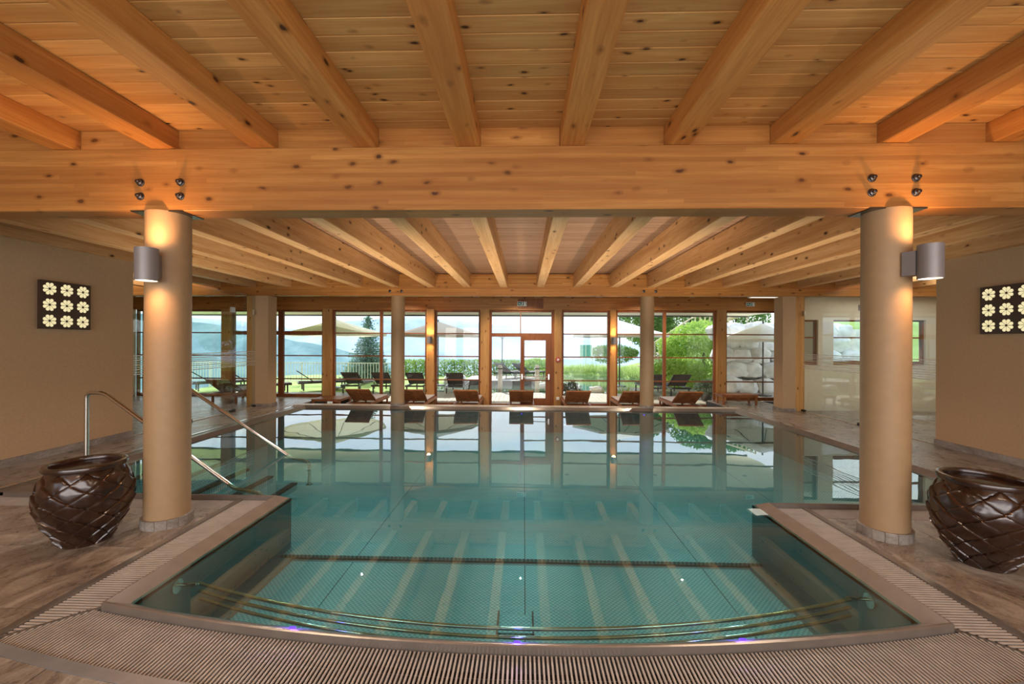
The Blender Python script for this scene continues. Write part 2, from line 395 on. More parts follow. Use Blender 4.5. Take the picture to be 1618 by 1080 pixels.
# ---------------------------------------------------------------- floor
floor = empty('floor', (0, 0, 0), kind='structure')
fb = MB()
fb.box(-12.2, -3.06, -4, 4.20, -0.6, -0.035)
fb.box(2.94, 12, -4, 4.20, -0.6, -0.035)
xs_f = np.linspace(-3.06, 2.94, 30); fb.prism([(-3.06, -4), (2.94, -4)] + [(x, arc_in(x) + 0.004) for x in xs_f[::-1]], -0.6, -0.11)
fb.build('subfloor', 'channel', floor)
fb = MB(); fb.box(-12.2, XL - 0.36, 4.20, 12.85, -0.6, -0.035); fb.box(XR + 0.12, 12, 4.20, 12.85, -0.6, -0.035)
fb.box(-6.0, 5.4, 11.02, 12.85, -0.6, -0.285)
fb.build('subfloor', 'channel', floor)

def slab(x0, x1, y0, y1, top, clip=None):
    g = 0.003; z1 = top + random.uniform(-0.0012, 0.0012)
    x0 += g; x1 -= g; y0 += g; y1 -= g
    if clip is not None:
        if clip(0.0) < y0 and clip(x0) < y0 and clip(x1) < y0: return
        xs = np.linspace(x0, x1, 7); top_ = [(x, min(y1, clip(x))) for x in xs]
        if min(t[1] for t in top_) <= y0 + 0.004:
            top_ = [t for t in top_ if t[1] > y0 + 0.004]
            if len(top_) < 2: return
            x0, x1 = top_[0][0], top_[-1][0]
        MB().prism([(x0, y0), (x1, y0)] + top_[::-1], top - 0.04, z1).build('slab', 'stone', floor)
    else:
        MB().cbox(x0, x1, y0, y1, top - 0.04, z1, 0.002).build('slab', 'stone', floor)
def field(x0, x1, y0, y1, sx_, sy_, top, clip=None, off=0.5):
    nx = max(1, round((x1 - x0) / sx_)); ny = max(1, round((y1 - y0) / sy_))
    for j in range(ny):
        ya, yb_ = y0 + (y1 - y0) * j / ny, y0 + (y1 - y0) * (j + 1) / ny
        sh = off * (j % 2) * (x1 - x0) / nx
        xs = [x0] + [x0 + (x1 - x0) * i / nx - (sh if i else 0) for i in range(1, nx)] + ([x1 - sh] if sh else []) + [x1]
        for a, b in zip(xs[:-1], xs[1:]):
            if b - a > 0.05: slab(a, b, ya, yb_, top, clip)
field(-6.95, -3.06, -0.6, 4.20, 1.3, 0.8, 0.0)
field(2.94, 6.95, -0.6, 4.20, 1.3, 0.8, 0.0)
field(-6.95, XL - 0.36, 4.20, 12.75, 0.95, 0.9, 0.0, off=0)
field(XR + 0.12, 6.95, 4.20, 12.75, 1.5, 0.9, 0.0, off=0)
field(-12.0, -6.95, 7.5, 12.75, 1.3, 0.9, 0.0)
field(6.95, 11.5, 7.5, 10.9, 1.3, 0.9, 0.0)
field(-3.06, 2.94, -0.6, 2.3, 1.2, 0.725, 0.0, clip=lambda x: arc_out(x) - 0.07)
field(-5.9, 5.34, 11.02, 12.75, 1.3, 0.86, -0.25)

# gutters: channel bottoms are the dark subfloor; bars are one mass, too fine to pick apart
gr = empty('gutter_grate', (0, 2.1, 0), 'curved slatted overflow grate along the front rim of the pool', 'grate')
gm = MB()
for x in np.arange(-2.99, 2.86, 0.0235):
    y0 = arc_out(x) + 0.002; y1 = arc_in(x) - 0.005
    if x < BL: y1 = min(y1, 2.36 + (x + 3.0) / 0.28 * 0.30)
    if x > BR: y1 = min(y1, 2.33 + (2.88 - x) / 0.30 * 0.30)
    if y1 - y0 > 0.02: gm.box(x - 0.0052, x + 0.0052, y0, y1, -0.014, -0.006)
gm.build('grate_bars', 'grate', gr, kind='stuff')
g2 = MB()
for k in range(3):
    f = (k + 0.5) / 3
    xs = np.linspace(-2.9, 2.8, 30)
    for a, b in zip(xs[:-1], xs[1:]):
        ya = arc_out(a) + f * 0.42; yb_ = arc_out(b) + f * 0.42
        g2.add([(a, ya - .006, -.016), (b, yb_ - .006, -.016), (b, yb_ + .006, -.024), (a, ya + .006, -.024), (a, ya - .006, -.016), (b, yb_ - .006, -.016), (b, yb_ + .006, -.024), (a, ya + .006, -.024)],
               [(0, 3, 2, 1), (4, 5, 6, 7), (0, 1, 5, 4), (1, 2, 6, 5), (2, 3, 7, 6), (3, 0, 4, 7)])
g2.build('cross_bars', 'grate', gr, kind='stuff')
tr = MB()
xs = np.linspace(-3.06, 2.94, 40)
n = len(xs); poly = [(x, arc_out(x) - 0.068) for x in xs] + [(x, arc_out(x)) for x in xs[::-1]]
tr.prism(poly, -0.04, 0.003); tr.build('edge_strip', plain('pale_edge_steel', (0.40, 0.40, 0.42), 0.32, 0.6), gr)
def strip(p, q, w, z0, z1, mb=None):
    p = Vector(p); q = Vector(q); d = (q - p).normalized(); nn = Vector((-d.y, d.x)) * w / 2
    mb = mb or MB(); mb.prism([tuple(p - nn), tuple(q - nn), tuple(q + nn), tuple(p + nn)], z0, z1); return mb
strip((-3.0, 2.345), (BL - 0.01, 2.655), 0.022, -0.03, -0.004).build('mitre_strip', 'steel', gr)
strip((2.88, 2.32), (BR + 0.01, 2.625), 0.022, -0.03, -0.004).build('mitre_strip', 'steel', gr)
def sidegrate(xa, xb, label, left):
    o = empty('gutter_grate', ((xa + xb) / 2, 3.4, 0), label, 'grate')
    m_ = MB()
    for y in np.arange(2.37, 4.48, 0.0265):
        f = min(1, max(0, (y - 2.35) / 0.31))
        a, b = (xa, xa + (xb - xa) * f) if left else (xb - (xb - xa) * f, xb)
        if abs(b - a) > 0.02: m_.box(a, b, y - 0.0062, y + 0.0062, -0.014, -0.006)
    m_.build('grate_bars', 'grate', o, kind='stuff')
    box('grate_channel', (xa, xb, 2.3, 4.5, -0.5, -0.14), 'channel', o)
    if left: box('edge_strip', (xa - 0.055, xa - 0.002, 2.30, 4.5, -0.04, 0.006), 'rim', o)
    else: box('edge_strip', (xb + 0.002, xb + 0.055, 2.27, 4.5, -0.04, 0.006), 'rim', o)
    return o
sidegrate(-3.0, BL - 0.005, 'slatted overflow grate along the left side of the narrow pool bay', True)
sidegrate(BR + 0.005, 2.88, 'slatted overflow grate along the right side of the narrow pool bay', False)
def backgrate(xa, xb, label):
    o = empty('gutter_grate', ((xa + xb) / 2, 4.35, 0), label, 'grate')
    m_ = MB()
    for x in np.arange(xa, xb, 0.024): m_.box(x, x + 0.011, 4.22, 4.49, -0.014, -0.006)
    m_.build('grate_bars', 'grate', o, kind='stuff')
    box('grate_channel', (xa, xb, 4.2, 4.5, -0.5, -0.12), 'channel', o)
backgrate(-5.9, -3.06, 'dark slatted grate behind the near left column and the left pot')
backgrate(2.94, 5.6, 'dark slatted grate behind the near right column')
def longgrate(xa, xb, label):
    o = empty('gutter_grate', ((xa + xb) / 2, 7.6, 0), label, 'grate')
    m_ = MB()
    for y in np.arange(4.6, 10.75, 0.03): m_.box(xa + 0.05, xb - 0.05, y, y + 0.017, -0.014, -0.006)
    m_.build('grate_bars', 'steel', o, kind='stuff')
    box('grate_channel', (xa, xb, 4.5, YF, -0.5, -0.12), 'channel', o)
    box('edge_strip', (xa, xa + 0.045, 4.5, YF, -0.05, 0.004), 'chrome', o)
    box('edge_strip', (xb - 0.045, xb, 4.5, YF, -0.05, 0.004), 'chrome', o)
longgrate(XL - 0.35, XL - 0.01, 'long steel gutter grate along the left edge of the wide pool')
longgrate(XR + 0.01, XR + 0.11, 'narrow gutter slot along the right edge of the wide pool')

# ---------------------------------------------------------------- pool
pool = empty('swimming_pool', (0, 7, FZ), 'stainless steel swimming pool filling the middle of the hall', 'pool')
def ringmesh(levels):
    m_ = MB(); n = len(outline); vs = []; fs = []
    for poly, z in levels: vs += [(x, y, z) for x, y in poly]
    for j in range(len(levels) - 1):
        for i in range(n):
            i2 = (i + 1) % n; fs.append((j * n + i, j * n + i2, (j + 1) * n + i2, (j + 1) * n + i))
    m_.add(vs, fs); return m_
ringmesh([(outline, -0.16), (outline, 0.040), (inset(outline, 0.006), 0.046), (inset(outline, 0.014), 0.046), (inner, -0.022), (inner, -0.045)]).build('pool_rim', 'rim', pool)
NI = len(inner)
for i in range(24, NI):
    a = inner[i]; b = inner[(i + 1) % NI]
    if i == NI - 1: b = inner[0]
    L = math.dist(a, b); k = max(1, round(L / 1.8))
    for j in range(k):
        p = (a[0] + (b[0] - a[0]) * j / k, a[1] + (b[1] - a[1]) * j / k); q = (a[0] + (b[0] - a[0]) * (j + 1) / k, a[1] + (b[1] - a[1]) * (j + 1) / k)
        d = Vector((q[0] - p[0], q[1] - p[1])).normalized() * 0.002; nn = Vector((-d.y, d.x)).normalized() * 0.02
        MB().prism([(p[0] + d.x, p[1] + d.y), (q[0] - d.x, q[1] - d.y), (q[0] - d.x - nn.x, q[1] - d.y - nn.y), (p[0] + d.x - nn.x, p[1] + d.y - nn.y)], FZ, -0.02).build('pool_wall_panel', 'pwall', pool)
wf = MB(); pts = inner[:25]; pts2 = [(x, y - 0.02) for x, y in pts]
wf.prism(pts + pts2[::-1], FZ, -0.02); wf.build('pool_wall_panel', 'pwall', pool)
seams = [-5.6, -3.5, -1.74, 0.02, 1.80, 3.55, 5.3]
box('pool_basin_shell', (XL, XR, 2.4, YF + 0.1, FZ - 0.10, FZ - 0.03), 'nosing', pool)
for a, b in zip(seams[:-1], seams[1:]):
    for y0, y1 in ((4.42, 6.6), (6.6, 8.7), (8.7, 10.7)):
        box('pool_floor_panel', (a + 0.004, b - 0.004, y0 + 0.003, y1 - 0.003, FZ - 0.03, FZ), 'pfloor', pool)
for a, b in ((-2.62, -1.74), (-1.74, 0.02), (0.02, 1.80), (1.80, 2.48)):
    box('pool_floor_panel', (a + 0.004, b - 0.004, 2.36, 4.30, FZ - 0.03, FZ - 0.004), 'pfloor', pool)
box('floor_drain_channel', (-2.5, 2.4, 4.31, 4.35, FZ - 0.03, FZ - 0.012), 'pwall', pool)
dr = box('floor_drain', (-0.20, 0.08, 3.28, 3.50, FZ - 0.01, FZ + 0.012), 'pfloor', pool)
for x_ in (-0.205, 0.075): MB().box(x_, x_ + 0.014, 3.24, 3.52, FZ - 0.01, FZ + 0.03).build('drain_edge', 'black', dr)
# ledges along the side walls of the bay
for x0, x1 in ((-2.54, -2.38), (2.27, 2.435)):
    box('wall_ledge', (x0, x1, 2.75, 4.3, FZ - 0.02, FZ + 0.03), 'pwall', pool)
# underwater stairs on the left
stairs = empty('pool_stairs', (-4.3, 5.4, FZ), 'steel stairs with black nosings going down into the pool on the left', 'stairs')
for k in range(5):
    xa, xb = -5.52 if k == 0 else -4.92 + 0.37 * (k - 1), -4.92 + 0.37 * k
    st = box('step', (xa, xb, 4.66, 6.36, FZ, -0.06 - 0.1 * k), 'pfloor', stairs)
    MB().box(xb - 0.085, xb + 0.004, 4.66, 6.36, -0.058 - 0.1 * k - 0.02, -0.052 - 0.1 * k).build('nosing', 'nosing', st)
# water surface
wm = MB(); wv = inset(outline, 0.108); wm.add([(x, y, WZ) for x, y in wv], [tuple(range(len(wv)))])
wat = wm.build('pool_water', 'water'); tag(wat, 'still teal water surface filling the pool up to its rim', 'water')
# far coping strip
for i in range(9):
    x0 = -5.95 + i * 1.27
    box('coping_stone', (x0 + 0.002, x0 + 1.268, YF + 0.005, 11.04, -0.3, 0.055), 'coping', floor)

# grab rails inside the front wall
gra = empty('grab_rail', (0, 2.8, -0.1), 'pair of curved steel grab rails under water along the front pool wall', 'rail')
for z in (-0.05, -0.105, -0.16):
    xs = np.linspace(-2.33, 2.24, 40)
    pts = [(x, 2.59 + 0.075 * x * x, z) for x in xs]
    MB().tube(pts, 0.0125, 10).build('rail', 'chrome', gra, smooth=True)
for sx_, xw in ((-1, -2.54), (1, 2.435)):
    pts = [(xw, 3.04, -0.09), (xw - sx_ * 0.08, 3.04, -0.09), (xw - sx_ * 0.2, 2.59 + 0.075 * 2.3 ** 2, -0.05)]
    br = MB().tube(pts, 0.013, 10).build('bracket', 'chrome', gra, smooth=True)
    MB().lathe([(0.05, 0), (0.05, 0.012), (0.02, 0.02)], 20).build('bracket_plate', 'chrome', br, local=True).matrix_local = Matrix.Translation((xw + sx_ * -0.001 - gra.location.x, 3.04 - gra.location.y, -0.10 - gra.location.z)) @ Matrix.Rotation(R(-90 * sx_), 4, 'Y')
# underwater lamps
def led(x, y, z, dirv, power):
    o = MB().lathe([(0.018, -0.004), (0.020, 0.002), (0.014, 0.004)], 20).build('pool_lamp', 'led', pool, local=True)
    o.matrix_local = Matrix.Translation((x - pool.location.x, y - pool.location.y, z - pool.location.z)) @ Vector(dirv).to_track_quat('Z', 'Y').to_matrix().to_4x4()
    spot('pool_lamp_light', tuple(Vector((x, y, z)) + Vector(dirv) * 0.06), (0, -dirv[1] * 0.3, -1) if z > 0 else dirv, power, (0.22, 0.08, 1.0), 140, 0.02, 0.8)
for x in (-1.35, -0.03, 1.25): led(x, arc_in(x) + 0.066, 0.020, (0, 0.54, 1), 5.0)
for x in (-3.4, -0.05, 3.0): led(x, YF - 0.135, -0.10, (0, -1, 0), 1.0)

# hand rails
def handrail(y, pts, label):
    o = empty('handrail', (pts[0][0], y, pts[0][1]), label, 'handrail')
    P = [Vector((a, y, b)) for a, b in pts]; out = [P[0]]
    for i in range(1, len(P) - 1):
        a, p, b = P[i - 1], P[i], P[i + 1]; r_ = 0.07
        A = p + (a - p).normalized() * r_; B = p + (b - p).normalized() * r_
        for t in np.linspace(0, 1, 6): out.append(A * (1 - t) ** 2 + p * 2 * t * (1 - t) + B * t * t)
    out.append(P[-1])
    MB().tube(out, 0.024, 14).build('rail_tube', 'chrome', o, smooth=True)
    for q in (P[0], P[-1]):
        MB().lathe([(0.05, 0), (0.05, 0.008), (0.028, 0.014)], 20, tuple(q)).build('rail_flange', 'chrome', o)
handrail(5.0, [(-5.30, -0.06), (-5.30, 1.062), (-5.08, 1.062), (-3.45, -0.083), (-3.12, -0.13), (-3.12, -0.56)], 'bent chrome handrail nearer to the left pot, its post behind the pot')
handrail(6.3, [(-5.48, -0.06), (-5.48, 1.075), (-5.24, 1.075), (-3.5, -0.06), (-3.22, -0.12), (-3.22, -0.46)], 'bent chrome handrail on the far side of the pool stairs, behind the left column')

# ---------------------------------------------------------------- walls and skirting
wl = empty('wall_left', (-7.1, 2, 0), kind='structure')
box('wall_plaster', (-7.25, -6.95, -4, 7.35, -0.1, 3.44), 'plaster', wl)
box('baseboard_left', (-6.95, -6.925, -4, 7.35, 0.0, 0.10), 'plinth', None, 'structure')
wr = empty('wall_right', (7.1, 2, 0), kind='structure')
box('wall_plaster', (6.95, 7.25, -4, 7.35, -0.1, 3.44), 'plaster', wr)
box('baseboard_right', (6.925, 6.95, -4, 7.35, 0.0, 0.10), 'plinth', None, 'structure')
# rooms beyond the glass screens
box('wall_side_room_left', (-12.3, -12.05, 7.0, 12.85, -0.3, 3.44), 'cream', None, 'structure')
box('wall_side_room_left_rear', (-12.3, -7.25, 7.1, 7.35, -0.3, 3.44), 'plaster', None, 'structure')
wsr = empty('wall_side_room_right', (9, 11.1, 0), kind='structure')
mb = MB(); mb.box(7.05, 12, 11.05, 11.25, -0.1, 1.15); mb.box(7.05, 12, 11.05, 11.25, 2.30, 3.44)
for a, b in ((7.05, 7.12), (7.52, 7.90), (8.75, 9.2), (10.2, 12)): mb.box(a, b, 11.05, 11.25, 1.15, 2.30)
mb.build('wall_plaster', 'cream', wsr)
box('wall_side_room_right_end', (11.6, 11.8, 7.35, 11.25, -0.1, 3.44), 'cream', None, 'structure')
box('wall_side_room_right_rear', (7.25, 11.8, 7.2, 7.35, -0.1, 3.44), 'cream', None, 'structure')
box('wall_right_end', (7.72, 7.9, 11.25, 12.85, -0.3, 3.44), 'cream', None, 'structure')
WN = [0]
def window(x0, x1, z0, z1, y, vs=(), ts=(), fr=0.06, thick=0.035, mull=0.08, thick_t=None, name='window'):
    WN[0] += 1
    w = empty('%s_%d' % (name, WN[0]), ((x0 + x1) / 2, y, z0), kind='structure')
    m_ = MB(); d0, d1 = y - 0.04, y + 0.04
    m_.box(x0, x0 + fr, d0, d1, z0, z1); m_.box(x1 - fr, x1, d0, d1, z0, z1); m_.box(x0 + fr, x1 - fr, d0, d1, z1 - fr, z1); m_.box(x0 + fr, x1 - fr, d0, d1, z0, z0 + 0.10)
    m_.build('window_frame', 'frame', w)
    xs = [x0 + fr] + [c for v in vs for c in (v - mull / 2, v + mull / 2)] + [x1 - fr]
    for v in vs: box('mullion', (v - mull / 2, v + mull / 2, d0, d1, z0 + 0.1, z1 - fr), 'frame', w)
    zs = [z0 + 0.10]
    for i, t in enumerate(ts):
        th = thick_t if (thick_t and i == len(ts) - 1) else thick
        for a, b in zip(xs[::2], xs[1::2]): box('transom', (a, b, y - 0.025, y + 0.025, t - th / 2, t + th / 2), 'frame', w)
        zs += [t - th / 2, t + th / 2]
    zs.append(z1 - fr)
    for a, b in zip(xs[::2], xs[1::2]):
        for c, d in zip(zs[::2], zs[1::2]): box('pane', (a, b, y - 0.004, y + 0.004, c, d), 'pane', w)
    return w
T = (0.541, 1.253, 1.947)
Yw = 12.85
window(7.12, 7.52, 1.15, 2.30, 11.15, (), (1.85,), fr=0.04)  # three added windows, stand in for panes reflected in the glass screen
window(7.90, 8.75, 1.15, 2.30, 11.15, (), (1.85,), fr=0.04)
window(9.2, 10.2, 1.15, 2.30, 11.15, (), (1.85,), fr=0.04)
window(-12.0, -9.26, -0.02, 2.66, Yw, (-11.78,), T, mull=0.06)
window(-8.97, -6.12, -0.02, 2.66, Yw, (-7.46,), T, mull=0.16, thick_t=0.12)
window(-5.84, -2.94, -0.25, 2.66, Yw, (-4.35,), T, mull=0.085)
window(-2.70, -1.31, -0.25, 2.66, Yw, (), T)
window(1.14, 2.57, -0.25, 2.66, Yw, (), T)
window(2.75, 5.72, -0.25, 2.66, Yw, (4.21,), T, mull=0.09)
window(5.99, 7.7, -0.02, 2.66, Yw, (), T)
# glazed door between its two posts
dr_ = empty('door_1', (0, Yw, -0.25), kind='structure')
m_ = MB(); y0, y1 = Yw - 0.05, Yw + 0.05
m_.box(-1.04, -0.97, y0, y1, -0.25, 2.66); m_.box(0.83, 0.91, y0, y1, -0.25, 2.66); m_.box(-0.97, 0.83, y0, y1, 2.60, 2.66)
m_.box(-0.97, 0.83, y0, y1, 1.86, 1.965); m_.box(-0.115, -0.085, y0, y1, 1.965, 2.60); m_.box(-0.97, 0.83, y0, y1, -0.25, -0.17)
m_.build('door_frame', 'frame', dr_)
m_ = MB(); m_.box(-0.10, 0.02, y0, y1, -0.17, 1.86); m_.box(0.66, 0.83, y0, y1, -0.17, 1.86); m_.box(0.02, 0.66, y0, y1, 1.75, 1.86); m_.box(0.02, 0.66, y0, y1, -0.17, 0.0)
m_.box(0.02, 0.66, Yw - 0.02, Yw + 0.02, 1.235, 1.27); m_.box(0.02, 0.66, Yw - 0.02, Yw + 0.02, 0.525, 0.56)
m_.build('door_leaf', 'frame', dr_)
for b in ((-0.97, -0.115, 1.965, 2.60), (-0.085, 0.83, 1.965, 2.60), (-0.97, -0.10, -0.17, 1.86), (0.02, 0.66, 1.27, 1.75), (0.02, 0.66, 0.56, 1.235), (0.02, 0.66, 0.0, 0.525)):
    box('pane', (b[0], b[1], Yw - 0.004, Yw + 0.004, b[2], b[3]), 'pane', dr_)
hb = MB().tube([(-0.05, y0 - 0.06, 0.66), (0.75, y0 - 0.06, 0.66)], 0.014, 10).build('push_bar', 'chrome', dr_, smooth=True)
for x in (-0.05, 0.75): MB().box(x - 0.02, x + 0.02, y0 - 0.075, y0, 0.58, 0.74).build('bar_bracket', 'chrome', hb)
# posts between the windows, header beam
for i, (a, b, z0) in enumerate(((-9.26, -8.97, 0), (-6.12, -5.84, 0), (-2.94, -2.70, -0.25), (-1.31, -1.04, -0.25), (0.91, 1.14, -0.25), (2.57, 2.75, -0.25), (5.72, 5.99, 0))):
    MB().cbox(a, b, Yw - 0.14, Yw + 0.10, z0, 2.68, 0.01, 'Z').build('trim_%d' % (i + 1), 'woodZ', None, kind='structure')
header = MB().cbox(-12.05, 7.72, Yw - 0.12, Yw + 0.12, 2.66, 3.04, 0.006, 'X').build('header_beam', 'woodX')
tag(header, 'long pine header beam above the row of tall windows', 'beam')

# ---------------------------------------------------------------- ceiling: planks, joists, blocking
ceil = empty('ceiling', (0, 0, 3.6), kind='structure')
box('roof_deck', (-12.3, 12, -4, 3.99, 3.665, 3.80), 'plank', ceil)
y = -0.45; k = 0
while y < 3.99:
    for x0, x1 in ((-7.2, -2.3 - (k % 3) * 1.1), (-2.3 - (k % 3) * 1.1, 2.9 + (k % 4) * 0.7), (2.9 + (k % 4) * 0.7, 7.2)):
        MB().cbox(x0 + 0.001, x1 - 0.001, y, y + 0.1455, 3.62, 3.66, 0.006, 'X').build('plank', 'plank', ceil)
    y += 0.1470; k += 1
ceil2 = empty('ceiling', (0, 8, 3.45), kind='structure')
box('roof_deck', (-12.3, 12, 3.99, 13.0, 3.475, 3.60), 'plank', ceil2)
pm = MB(); y = 4.0
while y < 12.9:
    pm.cbox(-12.2, 12, y, y + 0.142, 3.44, 3.474, 0.006, 'X'); y += 0.147
pm.build('ceiling_planks', 'plank_dark', ceil2, kind='stuff')
j0 = MB().cbox(-0.106, 0.106, -4, 3.86, 0, 0.19, 0.008, 'Y').build('joist', 'woodY', ceil, local=True)
def put(o, x, y, z, parent, first):
    if not first: o = o.copy(); COL.objects.link(o)
    o.parent = parent; o.location = Vector((x, y, z)) - parent.location; return o
for i, n_ in enumerate(range(-7, 8)):
    put(j0, -0.042 + 0.924 * (n_ + 0.5), 0, 3.432, ceil, i == 0)
j1 = MB().cbox(-0.094, 0.094, 3.99, 12.74, 0, 0.36, 0.006, 'Y').build('joist', 'joistlit', ceil2, local=True)
for i, n_ in enumerate(range(-13, 13)):
    put(j1, -0.054 + 0.924 * (n_ + 0.5), 0, 3.08, ceil2, i == 0)
for n_ in range(-8, 8):
    x0 = -0.042 + 0.924 * (n_ + 0.5) + 0.108
    box('blocking', (x0, x0 + 0.706, 3.80, 3.86, 3.432, 3.62), 'woodX', ceil)
for n_ in range(-13, 13):
    x0 = -0.054 + 0.924 * (n_ + 0.5) + 0.096
    box('blocking', (x0, x0 + 0.73, 10.78, 10.84, 3.08, 3.44), 'woodX', ceil2)
    box('blocking', (x0, x0 + 0.73, 12.78, 12.84, 3.04, 3.44), 'woodX', ceil2)
# soffit and fascia outside
eave = empty('roof_eave', (0, 15, 2.8), kind='structure')
box('soffit', (-14, 9, 12.98, 17.3, 2.80, 2.85), 'soffit', eave)
box('fascia', (-14, 9, 17.3, 17.36, 2.74, 3.2), 'nut', eave)
box('gable_board', (-14, 9, 12.97, 13.0, 2.7, 3.6), 'soffit', eave)
for x in np.arange(-10.5, 8.0, 3.0):
    MB().lathe([(0.07, -0.012), (0.075, -0.004), (0.075, 0.002)], 16, (x, 14.6, 2.80)).build('soffit_lamp', 'lampgrey', eave)

# main beams
def nutpart(beam, x, y, z):
    o = MB().lathe([(0.036, 0), (0.036, 0.006), (0.027, 0.008), (0.027, 0.022), (0.016, 0.026), (0.016, 0.045), (0.010, 0.05)], 12).build('bolt', 'nut', beam, local=True, smooth=True)
    o.matrix_local = Matrix.Translation(Vector((x, y, z)) - beam.location) @ Matrix.Rotation(R(90), 4, 'X')
b1 = MB().cbox(-7.0, 7.0, 3.74, 3.99, 2.87, 3.43, 0.006, 'X').build('ceiling_beam', 'woodX')
tag(b1, 'huge pine glulam beam crossing the whole view above the two near columns', 'beam')
for x in (-3.47, -3.10, 2.99, 3.36):
    for z in (3.00, 3.125): nutpart(b1, x, 3.74, z)
for x in (-3.32, 3.22): box('bearing_plate', (x - 0.24, x + 0.24, 3.735, 3.995, 2.862, 2.872), 'nut', b1)
b2 = MB().cbox(-12.0, 12.0, 10.72, 10.98, 2.87, 3.42, 0.006, 'X').build('ceiling_beam', 'woodX')
b2.scale.z = 1.0
tag(b2, 'far pine beam above the two thin columns at the far pool edge', 'beam')
for x in (-3.42, -3.12, 3.0, 3.30): nutpart(b2, x, 10.72, 2.98)

# ---------------------------------------------------------------- columns and piers
def column(x, y, r_, z0, z1, pr, ph, label):
    o = empty('column', (x, y, z0), label, 'column')
    MB().lathe([(r_, 0.0), (r_, z1 - z0)], 64, (x, y, z0)).build('shaft', 'colplaster', o, smooth=True)
    m_ = MB(); nseg = 14
    for i in range(nseg):
        a0 = 2 * math.pi * i / nseg + 0.008; a1 = 2 * math.pi * (i + 1) / nseg - 0.008
        out = [(x + pr * math.cos(a), y + pr * math.sin(a)) for a in np.linspace(a0, a1, 5)]
        inn = [(x + (r_ + 0.001) * math.cos(a), y + (r_ + 0.001) * math.sin(a)) for a in np.linspace(a1, a0, 5)]
        MB().prism(out + inn, z0, z0 + ph).build('plinth_tile', 'plinth', o)
column(-3.32, 3.87, 0.176, 0, 2.87, 0.198, 0.085, 'thick round plaster column standing beside the left brown pot')
column(3.22, 3.87, 0.176, 0, 2.87, 0.198, 0.085, 'thick round plaster column standing beside the right brown pot')
column(-3.27, 10.93, 0.172, 0.055, 2.87, 0.182, 0.06, 'slim round column at the far pool edge, left of the glass door')
column(3.145, 10.93, 0.172, 0.055, 2.87, 0.182, 0.06, 'slim round column at the far pool edge, right of the glass door')
def pier(x0, x1, label):
    o = empty('pier', ((x0 + x1) / 2, 11.0, 0), label, 'pier')
    MB().cbox(x0, x1, 10.80, 11.18, 0, 2.87, 0.004, 'Z').build('shaft', 'plaster', o)
    box('plinth', (x0 - 0.015, x1 + 0.015, 10.785, 11.195, 0, 0.07), 'plinth', o)
    return o
pl = pier(-7.05, -6.62, 'square plaster pier at the far left corner of the pool deck')
pr_ = pier(6.48, 6.80, 'square plaster pier at the far right corner with a wooden side')
MB().cbox(6.80, 7.03, 10.82, 11.16, 0, 2.87, 0.004, 'Z').build('wood_cladding', 'woodZ', pr_)
MB().cbox(-7.20, -7.05, 10.82, 11.16, 0, 2.87, 0.004, 'Z').build('wood_cladding', 'woodZ', pl)

# ---------------------------------------------------------------- glass screens
def screen(x, panes, label, sgn):
    o = empty('glass_screen', (x, panes[0][0], 0), label, 'glass screen')
    for a, b in panes:
        p = box('glass_pane', (x - 0.006, x + 0.006, a + 0.004, b - 0.004, 0.02, 2.86), 'screen', o)
        for k in range(9):
            z = 1.08 + k * 0.042; w = 0.010 if k % 2 else 0.016
            box('frosted_stripe', (x - 0.0075 * sgn, x - 0.0065 * sgn, a + 0.004, b - 0.004, z, z + w), 'white', p)
    for a in sorted(set([p[0] for p in panes] + [p[1] for p in panes])):
        if a > 7.4:
            box('glass_clamp', (x - 0.02, x + 0.02, a - 0.07, a + 0.07, 2.38, 2.50), 'steel', o)
            box('glass_clamp', (x - 0.02, x + 0.02, a - 0.09, a + 0.09, 0.0, 0.05), 'black', o)
    box('floor_track', (x - 0.015, x + 0.015, panes[0][0], panes[-1][1], -0.002, 0.012), 'coping', o)
screen(-6.95, [(7.35, 8.6), (8.6, 9.93), (9.93, 10.775)], 'clear glass screen with frosted stripes closing off the left side room', -1)
screen(6.97, [(7.35, 8.95), (8.95, 10.775)], 'clear glass screen with frosted stripes closing off the right side room', 1)

# ---------------------------------------------------------------- wall lamps
def sconce(x, y, z, bx, by, label, r_=0.083, h=0.28, power=20):
    o = empty('wall_lamp', (x, y, z), label, 'lamp')
    MB().lathe([(r_ - 0.006, -h / 2 + 0.02), (r_ - 0.006, -h / 2), (r_, -h / 2), (r_, h / 2), (r_ - 0.006, h / 2), (r_ - 0.006, h / 2 - 0.02)], 40, (x, y, z)).build('lamp_housing', 'lampgrey', o, smooth=True)
    for s_ in (-1, 1):
        MB().lathe([(r_ - 0.008, -0.004), (r_ - 0.008, 0.004)], 32, (x, y, z + s_ * (h / 2 - 0.008))).build('lamp_lens', 'glow', o)
    d = (Vector((bx, by)) - Vector((x, y))); L = d.length; d.normalize()
    mt = Matrix.Translation((x, y, z)) @ Matrix.Rotation(math.atan2(d.y, d.x), 4, 'Z')
    MB().box(r_ - 0.01, L, -0.055, 0.055, -h * 0.36, h * 0.36, mt).build('bracket', 'lampgrey', o)
    for s_ in (-1, 1):
        ld = bpy.data.lights.new('wall_lamp_light', 'SPOT'); ld.energy = power * (2.1 if s_ > 0 else 1.0); ld.color = (1.0, 0.53, 0.23)
        ld.spot_size = R(168); ld.spot_blend = 0.9; ld.shadow_soft_size = 0.05
        lo = bpy.data.objects.new('wall_lamp_light', ld); COL.objects.link(lo)
        lo.location = (x, y, z + s_ * (h / 2 + 0.006)); lo.rotation_euler = (0, 0, 0) if s_ < 0 else (math.pi, 0, 0)
sconce(-3.24, 3.55, 2.35, -3.30, 3.70, 'grey cylindrical up and down lamp on the near left column')
